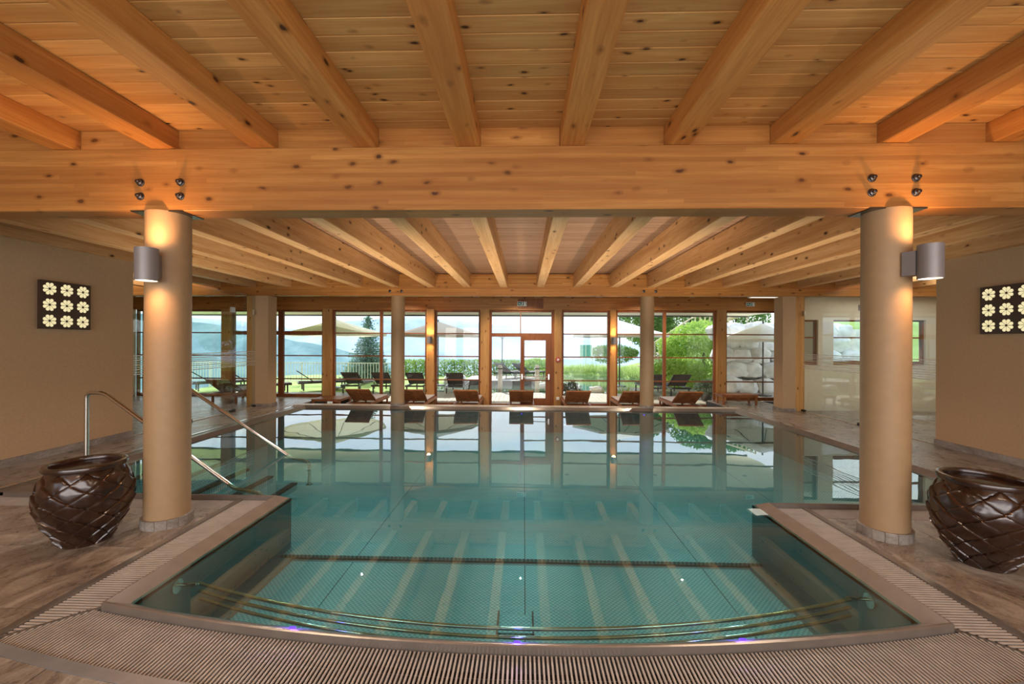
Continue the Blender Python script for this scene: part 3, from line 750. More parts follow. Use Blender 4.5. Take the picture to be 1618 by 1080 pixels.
sconce(3.31, 3.55, 2.37, 3.24, 3.70, 'grey cylindrical up and down lamp on the near right column')
sconce(-2.82, 12.58, 1.75, -2.82, 12.71, 'small grey wall lamp on the window post left of the glass door', 0.07, 0.2, 14)
sconce(2.66, 12.58, 1.75, 2.66, 12.71, 'small grey wall lamp on the window post right of the glass door', 0.07, 0.2, 14)

# ---------------------------------------------------------------- lit flower panels
def flower_panel(xw, sgn, yc, zc, label, s=0.70):
    o = empty('wall_light_panel', (xw, yc, zc), label, 'wall light')
    x1 = xw + sgn * 0.075
    MB().box(min(xw + sgn * 0.03, x1), max(xw + sgn * 0.03, x1), yc - s / 2, yc + s / 2, zc - s / 2, zc + s / 2).build('panel', 'panelbrown', o)
    box('mounting_frame', (min(xw, xw + sgn * 0.03), max(xw, xw + sgn * 0.03), yc - s / 2 + 0.03, yc + s / 2 - 0.03, zc - s / 2 + 0.03, zc + s / 2 - 0.03), 'black', o)
    for i in (-1, 0, 1):
        for j in (-1, 0, 1):
            m_ = MB(); cy, cz = yc + i * 0.232, zc + j * 0.232
            for k in range(8):
                a = 2 * math.pi * (k + 0.5) / 8
                shape = [(0.018, 0.004), (0.045, 0.015), (0.066, 0.024), (0.082, 0.020), (0.091, 0.008), (0.091, -0.008), (0.082, -0.020), (0.066, -0.024), (0.045, -0.015), (0.018, -0.004)]
                ring = [(cy + u * math.cos(a) - w * math.sin(a), cz + u * math.sin(a) + w * math.cos(a)) for u, w in shape]
                n_ = len(ring)
                m_.add([(x1, p, q) for p, q in ring] + [(x1 + sgn * 0.003, p, q) for p, q in ring],
                       [tuple(range(n_)), tuple(range(2 * n_ - 1, n_ - 1, -1))] + [(t, (t + 1) % n_, n_ + (t + 1) % n_, n_ + t) for t in range(n_)])
            m_.build('flower', 'petal', o, kind=None)
flower_panel(-6.95, 1, 6.19, 2.21, 'square brown light panel of nine cut-out flowers on the left wall')
flower_panel(6.95, -1, 6.24, 2.20, 'square brown light panel of nine cut-out flowers on the right wall')

# ---------------------------------------------------------------- pots
def pot(x, y, label, rz, s=1.0):
    o = empty('pot', (x, y, 0), label, 'pot')
    NU, NV, H, NS, NR = 270, 130, 0.585, 9, 4.6
    prof = [(0.0, 0.155), (0.04, 0.168), (0.12, 0.222), (0.24, 0.283), (0.34, 0.306), (0.42, 0.303), (0.50, 0.275), (0.56, 0.243), (0.585, 0.236)]
    def rad(z):
        for (za, ra), (zb, rb) in zip(prof[:-1], prof[1:]):
            if z <= zb:
                t = (z - za) / (zb - za); return ra + (rb - ra) * t
        return prof[-1][1]
    zs = np.linspace(0, H, NV + 1); rs = np.array([rad(z) for z in zs]); ker = np.ones(13) / 13
    rs = np.convolve(np.pad(rs, 6, mode='edge'), ker, 'valid')
    vs = []; fs = []
    for j, z in enumerate(zs):
        fade = min(1, (H - z) / 0.05) * min(1, z / 0.03 + 0.3)
        for i in range(NU):
            u = i / NU; th = 2 * math.pi * u; v = z / H * NR
            wob = 0.08 * noise.noise(Vector((math.cos(th) * 2, math.sin(th) * 2, z * 6)))
            a = u * NS + v + wob; b = v - u * NS + wob
            fa, fb_ = a % 1, b % 1
            d = (fa + fb_) * 0.5; e_ = min(fa, fb_, 1 - fa, 1 - fb_)
            disp = 0.024 * d - 0.004 * math.exp(-e_ * 14) + 0.006 * noise.noise(Vector((math.cos(th) * 5, math.sin(th) * 5, z * 14)))
            r_ = rs[j] + disp * fade
            vs.append((x + s * r_ * math.cos(th + rz), y + s * r_ * math.sin(th + rz), s * 1.08 * z))
    for j in range(NV):
        for i in range(NU):
            i2 = (i + 1) % NU; fs.append((j * NU + i, j * NU + i2, (j + 1) * NU + i2, (j + 1) * NU + i))
    fs.append(tuple(range(NU - 1, -1, -1)))
    m_ = MB(); m_.add(vs, fs); m_.build('pot_body', 'ceramic', o, smooth=True)
    P = [(0.236, 0.575), (0.262, 0.582), (0.270, 0.600), (0.264, 0.618), (0.244, 0.624), (0.226, 0.618), (0.218, 0.60), (0.222, 0.57), (0.26, 0.45), (0.27, 0.34), (0.24, 0.2), (0.15, 0.06), (0.02, 0.05)]
    MB().lathe([(a * s, b * s * 1.08) for a, b in P], 72, (x, y, 0)).build('pot_rim', 'ceramic', o, smooth=True)
pot(-3.71, 3.50, 'dark brown glazed pot with leaf scales left of the near left column', 0.3)
pot(3.58, 3.40, 'dark brown glazed pot with leaf scales right of the near right column', 1.1)

# ---------------------------------------------------------------- small fittings on the window wall
box('sign_board', (-0.18, 0.58, Yw - 0.135, Yw - 0.12, 2.70, 3.0), 'frame', header)
def exit_sign(x, y, z, w, label):
    o = empty('exit_sign', (x, y, z), label, 'sign'); h = w * 0.46
    box('sign_case', (x - w / 2, x + w / 2, y - 0.03, y, z - h / 2, z + h / 2), 'white', o)
    box('sign_face', (x - w / 2 + 0.012, x + w / 2 - 0.012, y - 0.033, y - 0.03, z - h / 2 + 0.012, z + h / 2 - 0.012), 'green', o)
    m_ = MB(); a, b = y - 0.036, y - 0.033; u = w / 10
    def q(pts): 
        n_ = len(pts); m_.add([(x + p * u, a, z + r_ * u) for p, r_ in pts] + [(x + p * u, b, z + r_ * u) for p, r_ in pts], [tuple(range(n_)), tuple(range(2 * n_ - 1, n_ - 1, -1))] + [(t, (t + 1) % n_, n_ + (t + 1) % n_, n_ + t) for t in range(n_)])
    q([(2.2, -1.8), (3.9, -1.8), (3.9, 1.8), (2.2, 1.8)])                               # door
    q([(-3.9, -0.25), (-2.4, -0.25), (-2.4, 0.25), (-3.9, 0.25)]); q([(-2.4, -0.9), (-1.5, 0), (-2.4, 0.9)])   # arrow
    q([(0.3, 1.1), (0.9, 1.1), (0.9, 1.7), (0.3, 1.7)])                                # head
    q([(-0.3, -0.2), (0.4, -0.4), (0.9, 0.9), (0.0, 0.9)]); q([(0.4, -0.4), (1.3, -0.8), (1.2, -1.2), (0.1, -0.8)]); q([(-0.2, -0.2), (0.2, -0.4), (-0.8, -1.7), (-1.2, -1.5)])
    q([(0.8, 0.8), (1.6, 0.2), (1.4, -0.1), (0.7, 0.3)])
    m_.build('running_figure', 'white', o, kind='stuff')
exit_sign(-0.06, Yw - 0.137, 2.84, 0.28, 'green exit sign with running figure above the glass door')
exit_sign(6.68, Yw - 0.125, 2.84, 0.24, 'small green exit sign on the header beam near the right pier')
o = empty('fire_alarm_button', (1.02, Yw - 0.14, 1.18), 'round red fire alarm button on the post right of the door', 'alarm')
MB().lathe([(0.075, 0), (0.075, 0.03), (0.06, 0.04)], 24).build('button_ring', 'red', o, local=True).rotation_euler = (R(90), 0, 0)
MB().lathe([(0.035, 0.038), (0.035, 0.048)], 20).build('button', 'white', o, local=True).rotation_euler = (R(90), 0, 0)
o = empty('light_switch', (1.02, Yw - 0.14, 0.02), 'small white switch low on the post right of the door', 'switch')
MB().cbox(-0.045, 0.045, -0.012, 0, -0.045, 0.045, 0.004).build('switch_plate', 'white', o, local=True)
box('switch_key', (1.02 - 0.025, 1.02 + 0.025, Yw - 0.157, Yw - 0.152, -0.01, 0.05), 'white', o)
o = empty('ceiling_light', (6.9, 12.0, 2.98), 'flat lit ceiling light panel near the far right pier', 'ceiling light')
box('light_case', (6.35, 7.35, 11.75, 12.25, 2.985, 3.03), 'white', o); box('light_diffuser', (6.38, 7.32, 11.78, 12.22, 2.98, 2.985), 'panel_lit', o)

# ---------------------------------------------------------------- loungers
def lounger(kind, loc):
    t = empty('sun_lounger', (0, 0, 0)); L, Wd, sh = (1.62, 0.64, 0.30) if kind == 'teak' else (1.95, 0.66, 0.34)
    fm, sl = ('teak', 'teak') if kind == 'teak' else ('nut', 'graphite')
    hy = 0.52 if kind == 'teak' else 0.62
    m_ = MB()
    for s_ in (-1, 1): m_.box(s_ * Wd / 2 - 0.022, s_ * Wd / 2 + 0.022, 0.05, L, sh - 0.06, sh)
    m_.box(-Wd / 2, Wd / 2, L - 0.04, L, sh - 0.06, sh); m_.box(-Wd / 2, Wd / 2, 0.05, 0.09, sh - 0.06, sh)
    m_.build('frame', fm, t, local=True)
    for s_ in (-1, 1):
        for yy in (0.22, L - 0.18): MB().box(s_ * Wd / 2 - 0.022, s_ * Wd / 2 + 0.022, yy, yy + 0.05, 0, sh - 0.06).build('leg', fm, t, local=True)
    m_ = MB()
    if kind == 'teak':
        for k in range(13): m_.box(-Wd / 2 + 0.02, Wd / 2 - 0.02, hy + 0.02 + k * 0.08, hy + 0.085 + k * 0.08, sh, sh + 0.018)
    else: m_.box(-Wd / 2 + 0.02, Wd / 2 - 0.02, hy, L, sh, sh + 0.02)
    m_.build('seat_slats' if kind == 'teak' else 'seat', sl, t, local=True, kind='stuff' if kind == 'teak' else None)
    top_y, top_z = (0.0, 0.66) if kind == 'teak' else (0.02, 0.80)
    d = Vector((0, top_y - hy, top_z - sh - 0.02)); ang = math.atan2(d.z, -d.y); Lb = d.length
    mt = Matrix.Translation((0, hy, sh + 0.02)) @ Matrix.Rotation(-ang, 4, 'X')
    b_ = MB(); b_.box(-Wd / 2, -Wd / 2 + 0.045, -Lb, 0, -0.02, 0.012, mt); b_.box(Wd / 2 - 0.045, Wd / 2, -Lb, 0, -0.02, 0.012, mt)
    b_.box(-Wd / 2, Wd / 2, -Lb - 0.03, -Lb + 0.01, -0.022, 0.014, mt)
    bo = b_.build('backrest_frame', fm, t, local=True)
    m_ = MB()
    if kind == 'teak':
        nb = 7
        for k in range(nb): m_.box(-Wd / 2 + 0.045, Wd / 2 - 0.045, -Lb + 0.02 + k * (Lb - .03) / nb, -Lb + 0.005 + (k + 0.93) * (Lb - .03) / nb, -0.012, 0.008, mt)
        m_.box(-0.03, 0.03, -Lb, 0, -0.028, -0.012, mt)
    else: m_.box(-Wd / 2 + 0.045, Wd / 2 - 0.045, -Lb, 0, -0.010, 0.006, mt)
    m_.build('backrest_slats' if kind == 'teak' else 'backrest', sl, t, local=True, kind='stuff' if kind == 'teak' else None)
    if kind == 'teak':
        MB().cbox(-Wd / 2 + 0.03, Wd / 2 - 0.03, hy + 0.03, L - 0.03, sh + 0.018, sh + 0.055, 0.012).build('cushion', 'cushion', t, local=True)
        MB().cbox(-Wd / 2 + 0.05, Wd / 2 - 0.05, -Lb + 0.04, -0.02, 0.012, 0.05, 0.01).build('back_cushion', 'cushion', t, local=True).matrix_local = mt
    t.location = loc
    return t
tk = lounger('teak', (-4.41, 11.14, -0.25)); tag(tk, 'teak lounger indoors next to the small black bin, left of the left far slim column', 'sun lounger', 'teak loungers inside along the windows')
for x, y_, z_, lab in ((-2.97, 11.14, -0.25, 'teak lounger indoors right beside the left far slim column, its right'),
                    (-1.53, 11.14, -0.25, 'teak lounger indoors in front of the post left of the glass door'),
                    (-0.06, 11.14, -0.25, 'teak lounger indoors straight in front of the glass door'),
                    (1.44, 11.14, -0.25, 'teak lounger indoors just right of the post with the red alarm button'),
                    (2.90, 11.14, -0.25, 'teak lounger indoors just left of the right far slim column'),
                    (4.34, 11.14, -0.25, 'teak lounger indoors just right of the right far slim column'),
                    (-8.05, 10.95, 0.0, 'teak lounger indoors behind the left glass screen, leftmost with a raised back')):
    copy_at(tk, (x, y_, z_), lab)
gd = lounger('grey', (-6.62, 15.9, -0.3)); tag(gd, 'dark textile lounger on the terrace left of the window mullion before the spruce', 'sun lounger', 'dark textile loungers on the terrace outside')
for x, y_, rz_, lab in ((-5.45, 15.9, 0, 'dark textile lounger on the terrace in front of the spruce, right one of its pair'),
                     (-4.15, 15.9, 0, 'dark textile lounger on the terrace seen behind the left far slim column'),
                     (-2.62, 15.9, 0, 'dark textile lounger on the terrace between the lamp post and the door'),
                     (4.95, 15.8, 0, 'dark textile lounger on the terrace just right of the right far slim column'),
                     (5.85, 15.8, 0, 'dark textile lounger on the terrace in front of the green shrub bank'),
                     (-10.8, 15.4, -0.9, 'dark textile lounger turned sideways outside, seen just left of the left pier'),
                     (-9.2, 16.9, -1.0, 'dark textile lounger turned sideways, just right of the left pier'),
                     (-13.2, 16.4, -0.8, 'dark textile lounger on the lawn seen through the leftmost windows')):
    copy_at(gd, (x, y_, -0.3), lab, rz_)
gj = copy_at(gd, (-1.3, 21.6, -0.2), 'dark lounger on the wooden jetty, left one of two', -0.7); copy_at(gd, (-0.35, 21.4, -0.2), 'dark lounger on the wooden jetty, right one of two', -0.7)
# flat folded lounger / low table and the bench
o = empty('low_table', (-5.45, 12.0, -0.25), 'low slatted teak table inside, left of the leftmost near lounger', 'table')
m_ = MB()
for k in range(8): m_.box(-5.87, -5.05, 11.55 + k * 0.1, 11.635 + k * 0.1, 0.08, 0.10)
m_.build('table_top_slats', 'teak', o, kind='stuff')
box('table_frame', (-5.86, -5.06, 11.55, 12.34, 0.04, 0.08), 'teak', o)
for x in (-5.85, -5.12):
    for y_ in (11.57, 12.27): box('leg', (x, x + 0.05, y_, y_ + 0.05, -0.25, 0.04), 'teak', o)
o = empty('bench', (5.9, 12.0, 0.0), 'dark teak bench with four legs below the right windows', 'bench')
m_ = MB()
for k in range(5): m_.box(5.42, 6.42, 11.75 + k * 0.1, 11.835 + k * 0.1, 0.26, 0.285)
m_.build('seat_slats', 'teak', o, kind='stuff'); box('bench_frame', (5.44, 6.40, 11.76, 12.2, 0.21, 0.26), 'teak', o)
for x in (5.46, 6.34):
    for y_ in (11.77, 12.14): box('leg', (x, x + 0.045, y_, y_ + 0.045, 0, 0.21), 'teak', o)
for a in kids(o): pass
o = empty('waste_bin', (-5.35, 12.45, -0.25), 'small black box on the floor below the window post, left of a lounger', 'bin')
MB().cbox(-5.42, -5.14, 12.4, 12.55, -0.25, 0.05, 0.01, 'Z').build('bin_body', 'black', o)
MB().cbox(-5.43, -5.13, 12.39, 12.56, 0.05, 0.065, 0.004, 'Z').build('bin_lid', 'black', o)

# ---------------------------------------------------------------- outside: terrace, lawn, pond
GZ = -0.3
ter = empty('terrace', (0, 15, GZ), kind='structure')
m_ = MB()
for x in np.arange(-3.6, 4.0, 0.145): m_.cbox(x, x + 0.138, 12.98, 16.6, GZ - 0.03, GZ + 0.02, 0.004, 'Y')
m_.build('deck_boards', 'greydeck', ter, kind='stuff')
box('terrace_paving', (-12, -3.62, 12.98, 16.4, GZ - 0.1, GZ), 'coping', ter)
box('terrace_paving', (4.0, 12, 12.98, 19.0, GZ - 0.1, GZ), 'coping', ter)
def pond_inside(x, y): 
    return ((x - 2.0) / 5.0) ** 2 + ((y - 22.2) / 5.6) ** 2 < 1 or (-4.2 < x < 2 and 16.7 < y < 22.5 and ((x + 1.0) / 3.4) ** 2 + ((y - 19.5) / 3.0) ** 2 < 1)
gx = np.linspace(-60, 45, 150); gy = np.linspace(12.9, 62, 90)
vs = []; fs = []
def gh(x, y):
    h = GZ - 0.06
    if y > 26 and x < 1: h -= (y - 26) * 0.35
    if x < -14: h -= (-14 - x) * 0.15
    if x > 7: h += min(3.2, (x - 7) * 0.28) * min(1, max(0, (y - 19) / 6))
    if y > 24 and x > 1: h += min(0.7, (y - 24) * 0.06 * min(1, (x - 1) / 5))
    if y > 30: h -= (y - 30) * 0.35
    if pond_inside(x, y): h -= 0.45
    return h + 0.03 * noise.noise(Vector((x, y, 0)))
for yy in gy:
    for xx in gx: vs.append((xx, yy, gh(xx, yy)))
for j in range(len(gy) - 1):
    for i in range(len(gx) - 1):
        a = j * len(gx) + i; fs.append((a, a + 1, a + len(gx) + 1, a + len(gx)))
m_ = MB(); m_.add(vs, fs); tag(m_.build('lawn', 'grass', smooth=True), kind='structure')
m_ = MB(); m_.add([(-5, 16.6, GZ - 0.12), (7.2, 16.6, GZ - 0.12), (7.2, 28, GZ - 0.12), (-5, 28, GZ - 0.12)], [(0, 1, 2, 3)])
tag(m_.build('pond_water', 'water_pond'), 'calm natural pond behind the wooden terrace', 'pond', kind=None)

def ridge(name, mat, prof, D, depth, base, seg=160):
    xs = [p[0] for p in prof]; ys = [p[1] for p in prof]; vs = []; fs = []; rows = 12
    for j in range(rows + 1):
        t = j / rows
        for i in range(seg + 1):
            px = xs[0] + (xs[-1] - xs[0]) * i / seg
            el = (540 - np.interp(px, xs, ys)) / 670.0
            d = D + depth * t; X = (px - 827.7) / 670.0 * d
            crest = 1.7 + el * (D + depth)
            z = base + (crest - base) * t ** 0.8
            z += (noise.fractal(Vector((X / D * 6, t * 3, D)), 1.0, 2.0, 6) * 0.028 * D) * (0.3 + 0.7 * t) * (0.35 if D > 1000 else 0.6)
            vs.append((X, d, z))
    for j in range(rows):
        for i in range(seg):
            a = j * (seg + 1) + i; fs.append((a, a + 1, a + seg + 2, a + seg + 1))
    k = len(vs)   # far flank so that the hill is a solid body
    for i in range(seg + 1): vs.append((vs[rows * (seg + 1) + i][0] * 1.3, (D + depth) * 1.5, base))
    for i in range(seg):
        a = rows * (seg + 1) + i; fs.append((a, a + 1, k + i + 1, k + i))
    m_ = MB(); m_.add(vs, fs); return tag(m_.build(name, mat, smooth=True), kind='structure')
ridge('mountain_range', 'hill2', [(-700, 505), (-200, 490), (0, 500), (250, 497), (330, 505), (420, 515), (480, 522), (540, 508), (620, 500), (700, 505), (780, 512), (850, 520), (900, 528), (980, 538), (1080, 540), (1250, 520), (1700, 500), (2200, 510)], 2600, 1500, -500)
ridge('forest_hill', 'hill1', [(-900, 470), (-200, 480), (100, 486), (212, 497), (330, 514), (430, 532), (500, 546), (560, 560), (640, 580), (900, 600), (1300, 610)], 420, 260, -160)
gm_ = MB(); gm_.add([(-9000, 60, -170), (9000, 60, -170), (9000, 9000, -170), (-9000, 9000, -170)], [(0, 1, 2, 3)]); tag(gm_.build('valley_floor', 'hill2'), kind='structure')

# ---------------------------------------------------------------- plants
rng = np.random.default_rng(3)
def leaves(mb, pts, size, up=0.3):
    pts = np.asarray(pts); n = len(pts)
    a = rng.normal(size=(n, 3)); a /= np.linalg.norm(a, axis=1)[:, None]
    b = rng.normal(size=(n, 3)); b -= a * (a * b).sum(1)[:, None]; b /= np.linalg.norm(b, axis=1)[:, None]
    s_ = size * rng.uniform(0.6, 1.3, (n, 1))
    q = np.stack([pts - a * s_, pts - b * s_ * 0.5, pts + a * s_, pts + b * s_ * 0.5], 1).reshape(-1, 3)
    k = len(mb.v); mb.v += [tuple(x) for x in q]; mb.f += [(k + 4 * i, k + 4 * i + 1, k + 4 * i + 2, k + 4 * i + 3) for i in range(n)]
def blob(n, c, r_, flat=1.0):
    p = rng.normal(size=(n, 3)); p /= np.linalg.norm(p, axis=1)[:, None]; p *= rng.uniform(0.75, 1.0, (n, 1)) ** 1.0
    return p * np.array(r_) + np.array(c)
def shrub(name, c, r_, n, size, mat, label, cat='shrub', group=None, lumps=7):
    o = empty(name, (c[0], c[1], c[2] - r_[2] * 0.8), label, cat, group)
    m_ = MB(); leaves(m_, blob(n // 2, c, r_), size)
    for k in range(lumps):
        d = rng.normal(size=3); d /= np.linalg.norm(d); d[2] = abs(d[2]); cc = np.array(c) + d * np.array(r_) * 0.65
        leaves(m_, blob(n // 2 // lumps, cc, np.array(r_) * 0.45), size)
    m_.build('foliage', mat, o, kind='stuff')
    MB().tube([(c[0], c[1], c[2] - r_[2] * 1.05), (c[0], c[1], c[2])], [0.06 * r_[2] + .01, 0.03 * r_[2] + .01], 8).build('stem', 'trunk', o)
    return o
# hedge
o = empty('hedge', (-4.3, 25.6, GZ), 'clipped green hedge along the far edge of the lawn', 'hedge')
m_ = MB(); p = np.stack([rng.uniform(-7.3, 0.6, 9000), 25.6 + rng.uniform(-0.45, 0.45, 9000), rng.uniform(-0.4, 0.62, 9000)], 1)
p[:, 1] += 0.004 * (p[:, 0] + 3) ** 2; leaves(m_, p, 0.06); m_.build('foliage', 'leaf', o, kind='stuff')
m_ = MB()
for x in np.arange(-7.2, 0.5, 0.6): m_.tube([(x, 25.6 + 0.004 * (x + 3) ** 2, -0.5), (x, 25.6 + 0.004 * (x + 3) ** 2, 0.5)], 0.03, 6)
m_.build('stems', 'trunk', o, kind='stuff')
# spruce
sx0, sy0 = -8.2, 22.1
o = empty('spruce_tree', (sx0, sy0, GZ), 'blue-green spruce tree behind the white fence, left of the hedge', 'tree')
MB().tube([(sx0, sy0, -1.5), (sx0, sy0, 2.9)], [0.10, 0.01], 8).build('trunk', 'trunk', o)
m_ = MB(); pts = []
for z in np.arange(-0.9, 2.9, 0.105):
    L = (2.95 - z) * 0.44; nb = int(9 + L * 7)
    for k in range(nb):
        a = 2 * math.pi * (k + rng.uniform(-.3, .3)) / nb; Lk = L * rng.uniform(0.75, 1.1)
        for t in np.linspace(0.1, 1, max(3, int(Lk * 12))):
            w = 0.14 * (1 - t) + 0.03
            for _ in range(3): pts.append((sx0 + math.cos(a) * Lk * t + rng.normal() * w, sy0 + math.sin(a) * Lk * t + rng.normal() * w, z - 0.16 * Lk * t + 0.10 * t * t + rng.normal() * 0.018))
leaves(m_, pts, 0.062); m_.build('branches', 'spruce', o, kind='stuff')
# white fence
o = empty('picket_fence', (-10, 19.6, GZ), 'white metal picket fence at the edge of the lawn before the spruce', 'fence')
xa, xb = -17.0, -6.2
box('top_rail', (xa, xb, 19.58, 19.62, 0.66, 0.70), 'white', o); box('bottom_rail', (xa, xb, 19.58, 19.62, -0.18, -0.15), 'white', o)
pk = MB().box(-0.011, 0.011, -0.011, 0.011, -0.15, 0.66).build('picket', 'white', o, local=True)
for i, x in enumerate(np.arange(xa, xb, 0.135)):
    q = pk if i == 0 else pk.copy()
    if i: COL.objects.link(q)
    q.parent = o; q.location = (x - o.location.x, 19.6 - o.location.y, -o.location.z)
for x in np.arange(xa, xb + 0.1, 2.2): box('fence_post', (x - 0.025, x + 0.025, 19.56, 19.64, -0.5, 0.72), 'white', o)
# reeds round the pond
o = tag(MB().build('reeds', 'reed') if False else empty('reeds', (3, 26, GZ)), 'tall bright green reeds growing around the pond', 'reeds')
m_ = MB(); P = []
for _ in range(5200):
    a = rng.uniform(-0.35, 1.75); rr = rng.uniform(1.0, 1.32); P.append((2.0 + 5.0 * rr * math.cos(a), 22.2 + 5.6 * rr * math.sin(a)))
for _ in range(700): P.append((rng.uniform(2.2, 4.2), rng.uniform(16.7, 17.6)))
for x, y_ in P:
    h = rng.uniform(0.30, 0.75) * (0.8 if y_ > 24 else 0.6); a = rng.uniform(0, 6.28); w = 0.022; z = gh(x, y_); lx, ly = rng.normal() * 0.14, rng.normal() * 0.14
    k = len(m_.v); m_.v += [(x - w * math.cos(a), y_ - w * math.sin(a), z), (x + w * math.cos(a), y_ + w * math.sin(a), z), (x + lx, y_ + ly, z + h)]; m_.f.append((k, k + 1, k + 2))
m_.build('blades', 'reed', o, kind='stuff')
shrub('leafy_shrub', (0.9, 25.0, 0.1), (1.2, 0.7, 0.65), 2600, 0.07, 'leaflime', 'rounded green shrub behind the glass door, beyond the pond')
shrub('leafy_shrub', (1.55, 14.0, 0.02), (0.42, 0.35, 0.42), 1200, 0.045, 'plantgrey', 'small grey-green shrub outside, right of the glass door')
shrub('leafy_shrub', (8.75, 20.9, 1.38), (2.1, 1.5, 1.38), 9000, 0.09, 'leaflime', 'big bright lime-green shrub bank below the wooden stairs')
shrub('leafy_shrub', (6.95, 19.3, 0.3), (1.2, 0.9, 0.8), 4000, 0.07, 'leaflime', 'lower lime-green shrub in front of the shrub bank')
shrub('potted_plant', (6.35, 14.9, 0.12), (0.42, 0.4, 0.32), 1400, 0.04, 'plantgrey', 'grey-green potted plant on the terrace before the right windows', 'plant')
MB().lathe([(0.16, -0.3), (0.24, -0.05), (0.26, 0.02), (0.22, 0.02)], 24, (6.35, 14.9, 0)).build('plant_pot', 'nut', bpy.data.objects['potted_plant'], smooth=True)
for x, y_, zc, r_, n_, lab in ((8.5, 30, 3.1, 1.7, 5000, 'dark green tree on the slope, left of the tree group on the right'), (11.6, 29, 3.4, 2.0, 6000, 'dark green tree on the slope above the wooden stairs, middle of its group'),
                        (14.8, 30, 3.6, 2.1, 6000, 'dark green tree on the slope, rightmost of the group above the stairs'), (10.2, 33, 2.2, 1.5, 3000, 'small dark tree low on the slope, nearest to the teal netting')):
    shrub('tree', (x, y_, zc), (r_, r_, r_ * 1.0), n_, 0.12, 'leafdark', lab, 'tree', 'trees on the slope')
shrub('leafy_shrub', (7.2, 34.5, 0.75), (2.0, 1.2, 0.8), 3000, 0.10, 'leafdark', 'wide dark green shrub beyond the pond beside the teal netting')
# boulders
def rock(c, r_, seed, name='boulder'):
    m_ = MB(); NU, NV = 16, 10; vs = []; fs = []
    for j in range(NV + 1):
        ph = math.pi * j / NV
        for i in range(NU):
            th = 2 * math.pi * i / NU; d = Vector((math.sin(ph) * math.cos(th), math.sin(ph) * math.sin(th), math.cos(ph)))
            f = 1 + 0.28 * noise.noise(d * 1.4 + Vector((seed, 0, 0))) + 0.08 * noise.noise(d * 4 + Vector((seed, 5, 0)))
            f *= 1 / max(abs(d.x), abs(d.y), abs(d.z)) ** 0.35
            vs.append((c[0] + d.x * f * r_[0], c[1] + d.y * f * r_[1], c[2] + d.z * f * r_[2]))
    for j in range(NV):
        for i in range(NU):
            i2 = (i + 1) % NU; fs.append((j * NU + i, (j + 1) * NU + i, (j + 1) * NU + i2, j * NU + i2))
    m_.add(vs, fs); return m_
rw = empty('boulder_wall', (9.5, 17.5, GZ), 'retaining wall of large pale boulders outside the far right windows', 'stone wall')
sd = 0
box('earth_bank', (8.4, 15, 18.35, 18.9, GZ - 0.3, 2.3), 'rock', rw)
for row, z in enumerate((-0.05, 0.55, 1.12, 1.68, 2.2)):
    for x in np.arange(8.35 + (row % 2) * 0.36 , 14.0, 0.76):
        sd += 1; rock((x + rng.normal() * 0.06, 17.6 + 0.25 * row, z + rng.normal() * 0.04), (0.44, 0.4, 0.36), sd).build('boulder', 'rock', rw, smooth=True)
for x, y_, s_, lab in ((-3.4, 20.8, 0.55, 'pale rounded boulder lying on the lawn before the hedge'), (2.9, 17.0, 0.3, 'small pale boulder at the near edge of the pond'), (0.9, 18.4, 0.28, 'small pale boulder in the pond seen through the door')):
    q = rock((0, 0, 0), (s_, s_ * 0.7, s_ * 0.5), x).build('boulder', 'rock', smooth=True); q.location = (x, y_, GZ + 0.1); tag(q, lab, 'boulder')
# wooden outdoor stairs
o = empty('outdoor_stairs', (8, 23, 0.6), 'pale wooden outdoor stairs with railings climbing the slope on the right', 'stairs')
A = Vector((6.3, 22.6, 0.35)); B = Vector((9.0, 23.2, 2.05)); C = Vector((13.2, 24.5, 3.6))
for P_, Q_, n_ in ((A, B, 12), (B, C, 14)):
    for hh in (0.15, 0.95): MB().tube([P_ + Vector((0, 0, hh)), Q_ + Vector((0, 0, hh))], 0.045, 6).build('rail', 'palewood', o)
    for i in range(n_ + 1):
        p = P_.lerp(Q_, i / n_); box('baluster', (p.x - 0.035, p.x + 0.035, p.y - 0.02, p.y + 0.02, p.z + (-0.5 if i % 4 == 0 else 0.1), p.z + 1.0), 'palewood', o)
    for i in range(n_):
        p = P_.lerp(Q_, (i + 0.5) / n_); box('tread', (p.x - 0.14, p.x + 0.14, p.y + 0.03, p.y + 1.1, p.z - 0.03, p.z + 0.02), 'palewood', o)
# teal netting, jetty, posts, lamp post
o = empty('net_fence', (4.6, 33.5, 0.4), 'teal netting fence beyond the reeds', 'fence')
box('netting', (4.4, 5.35, 33.5, 33.53, 0.5, 1.5), 'teal_net', o)
for x in (4.4, 4.87, 5.35): MB().tube([(x, 33.45, -0.4), (x, 33.45, 1.55)], 0.03, 6).build('fence_post', 'white', o)
o = empty('jetty', (-1.0, 22, -0.3), 'grey wooden jetty reaching over the pond with two loungers on it', 'jetty')
m_ = MB()
for x in np.arange(-2.9, 0.6, 0.16): m_.box(x, x + 0.15, 20.8, 23.6, -0.26, -0.2)
m_.build('jetty_boards', 'greydeck', o, kind='stuff'); box('edge_board', (-2.9, 0.6, 20.75, 20.8, -0.42, -0.2), 'nut', o)
for x in (-2.7, -1.0, 0.4): MB().tube([(x, 21.0, -0.8), (x, 21.0, -0.26)], 0.07, 8).build('jetty_pile', 'trunk', o)
for x, y_, lab in ((-0.95, 17.1, 'pale wooden mooring post before the door, left one'), (0.55, 17.3, 'pale wooden mooring post before the door, right one')):
    o = empty('mooring_post', (x, y_, GZ), lab, 'post')
    MB().lathe([(0.095, -0.5), (0.09, 1.02), (0.06, 1.06)], 14, (x, y_, GZ)).build('post_shaft', 'greydeck', o, smooth=True)
    MB().lathe([(0.097, 0.90), (0.097, 0.94)], 14, (x, y_, GZ)).build('post_band', 'nut', o)
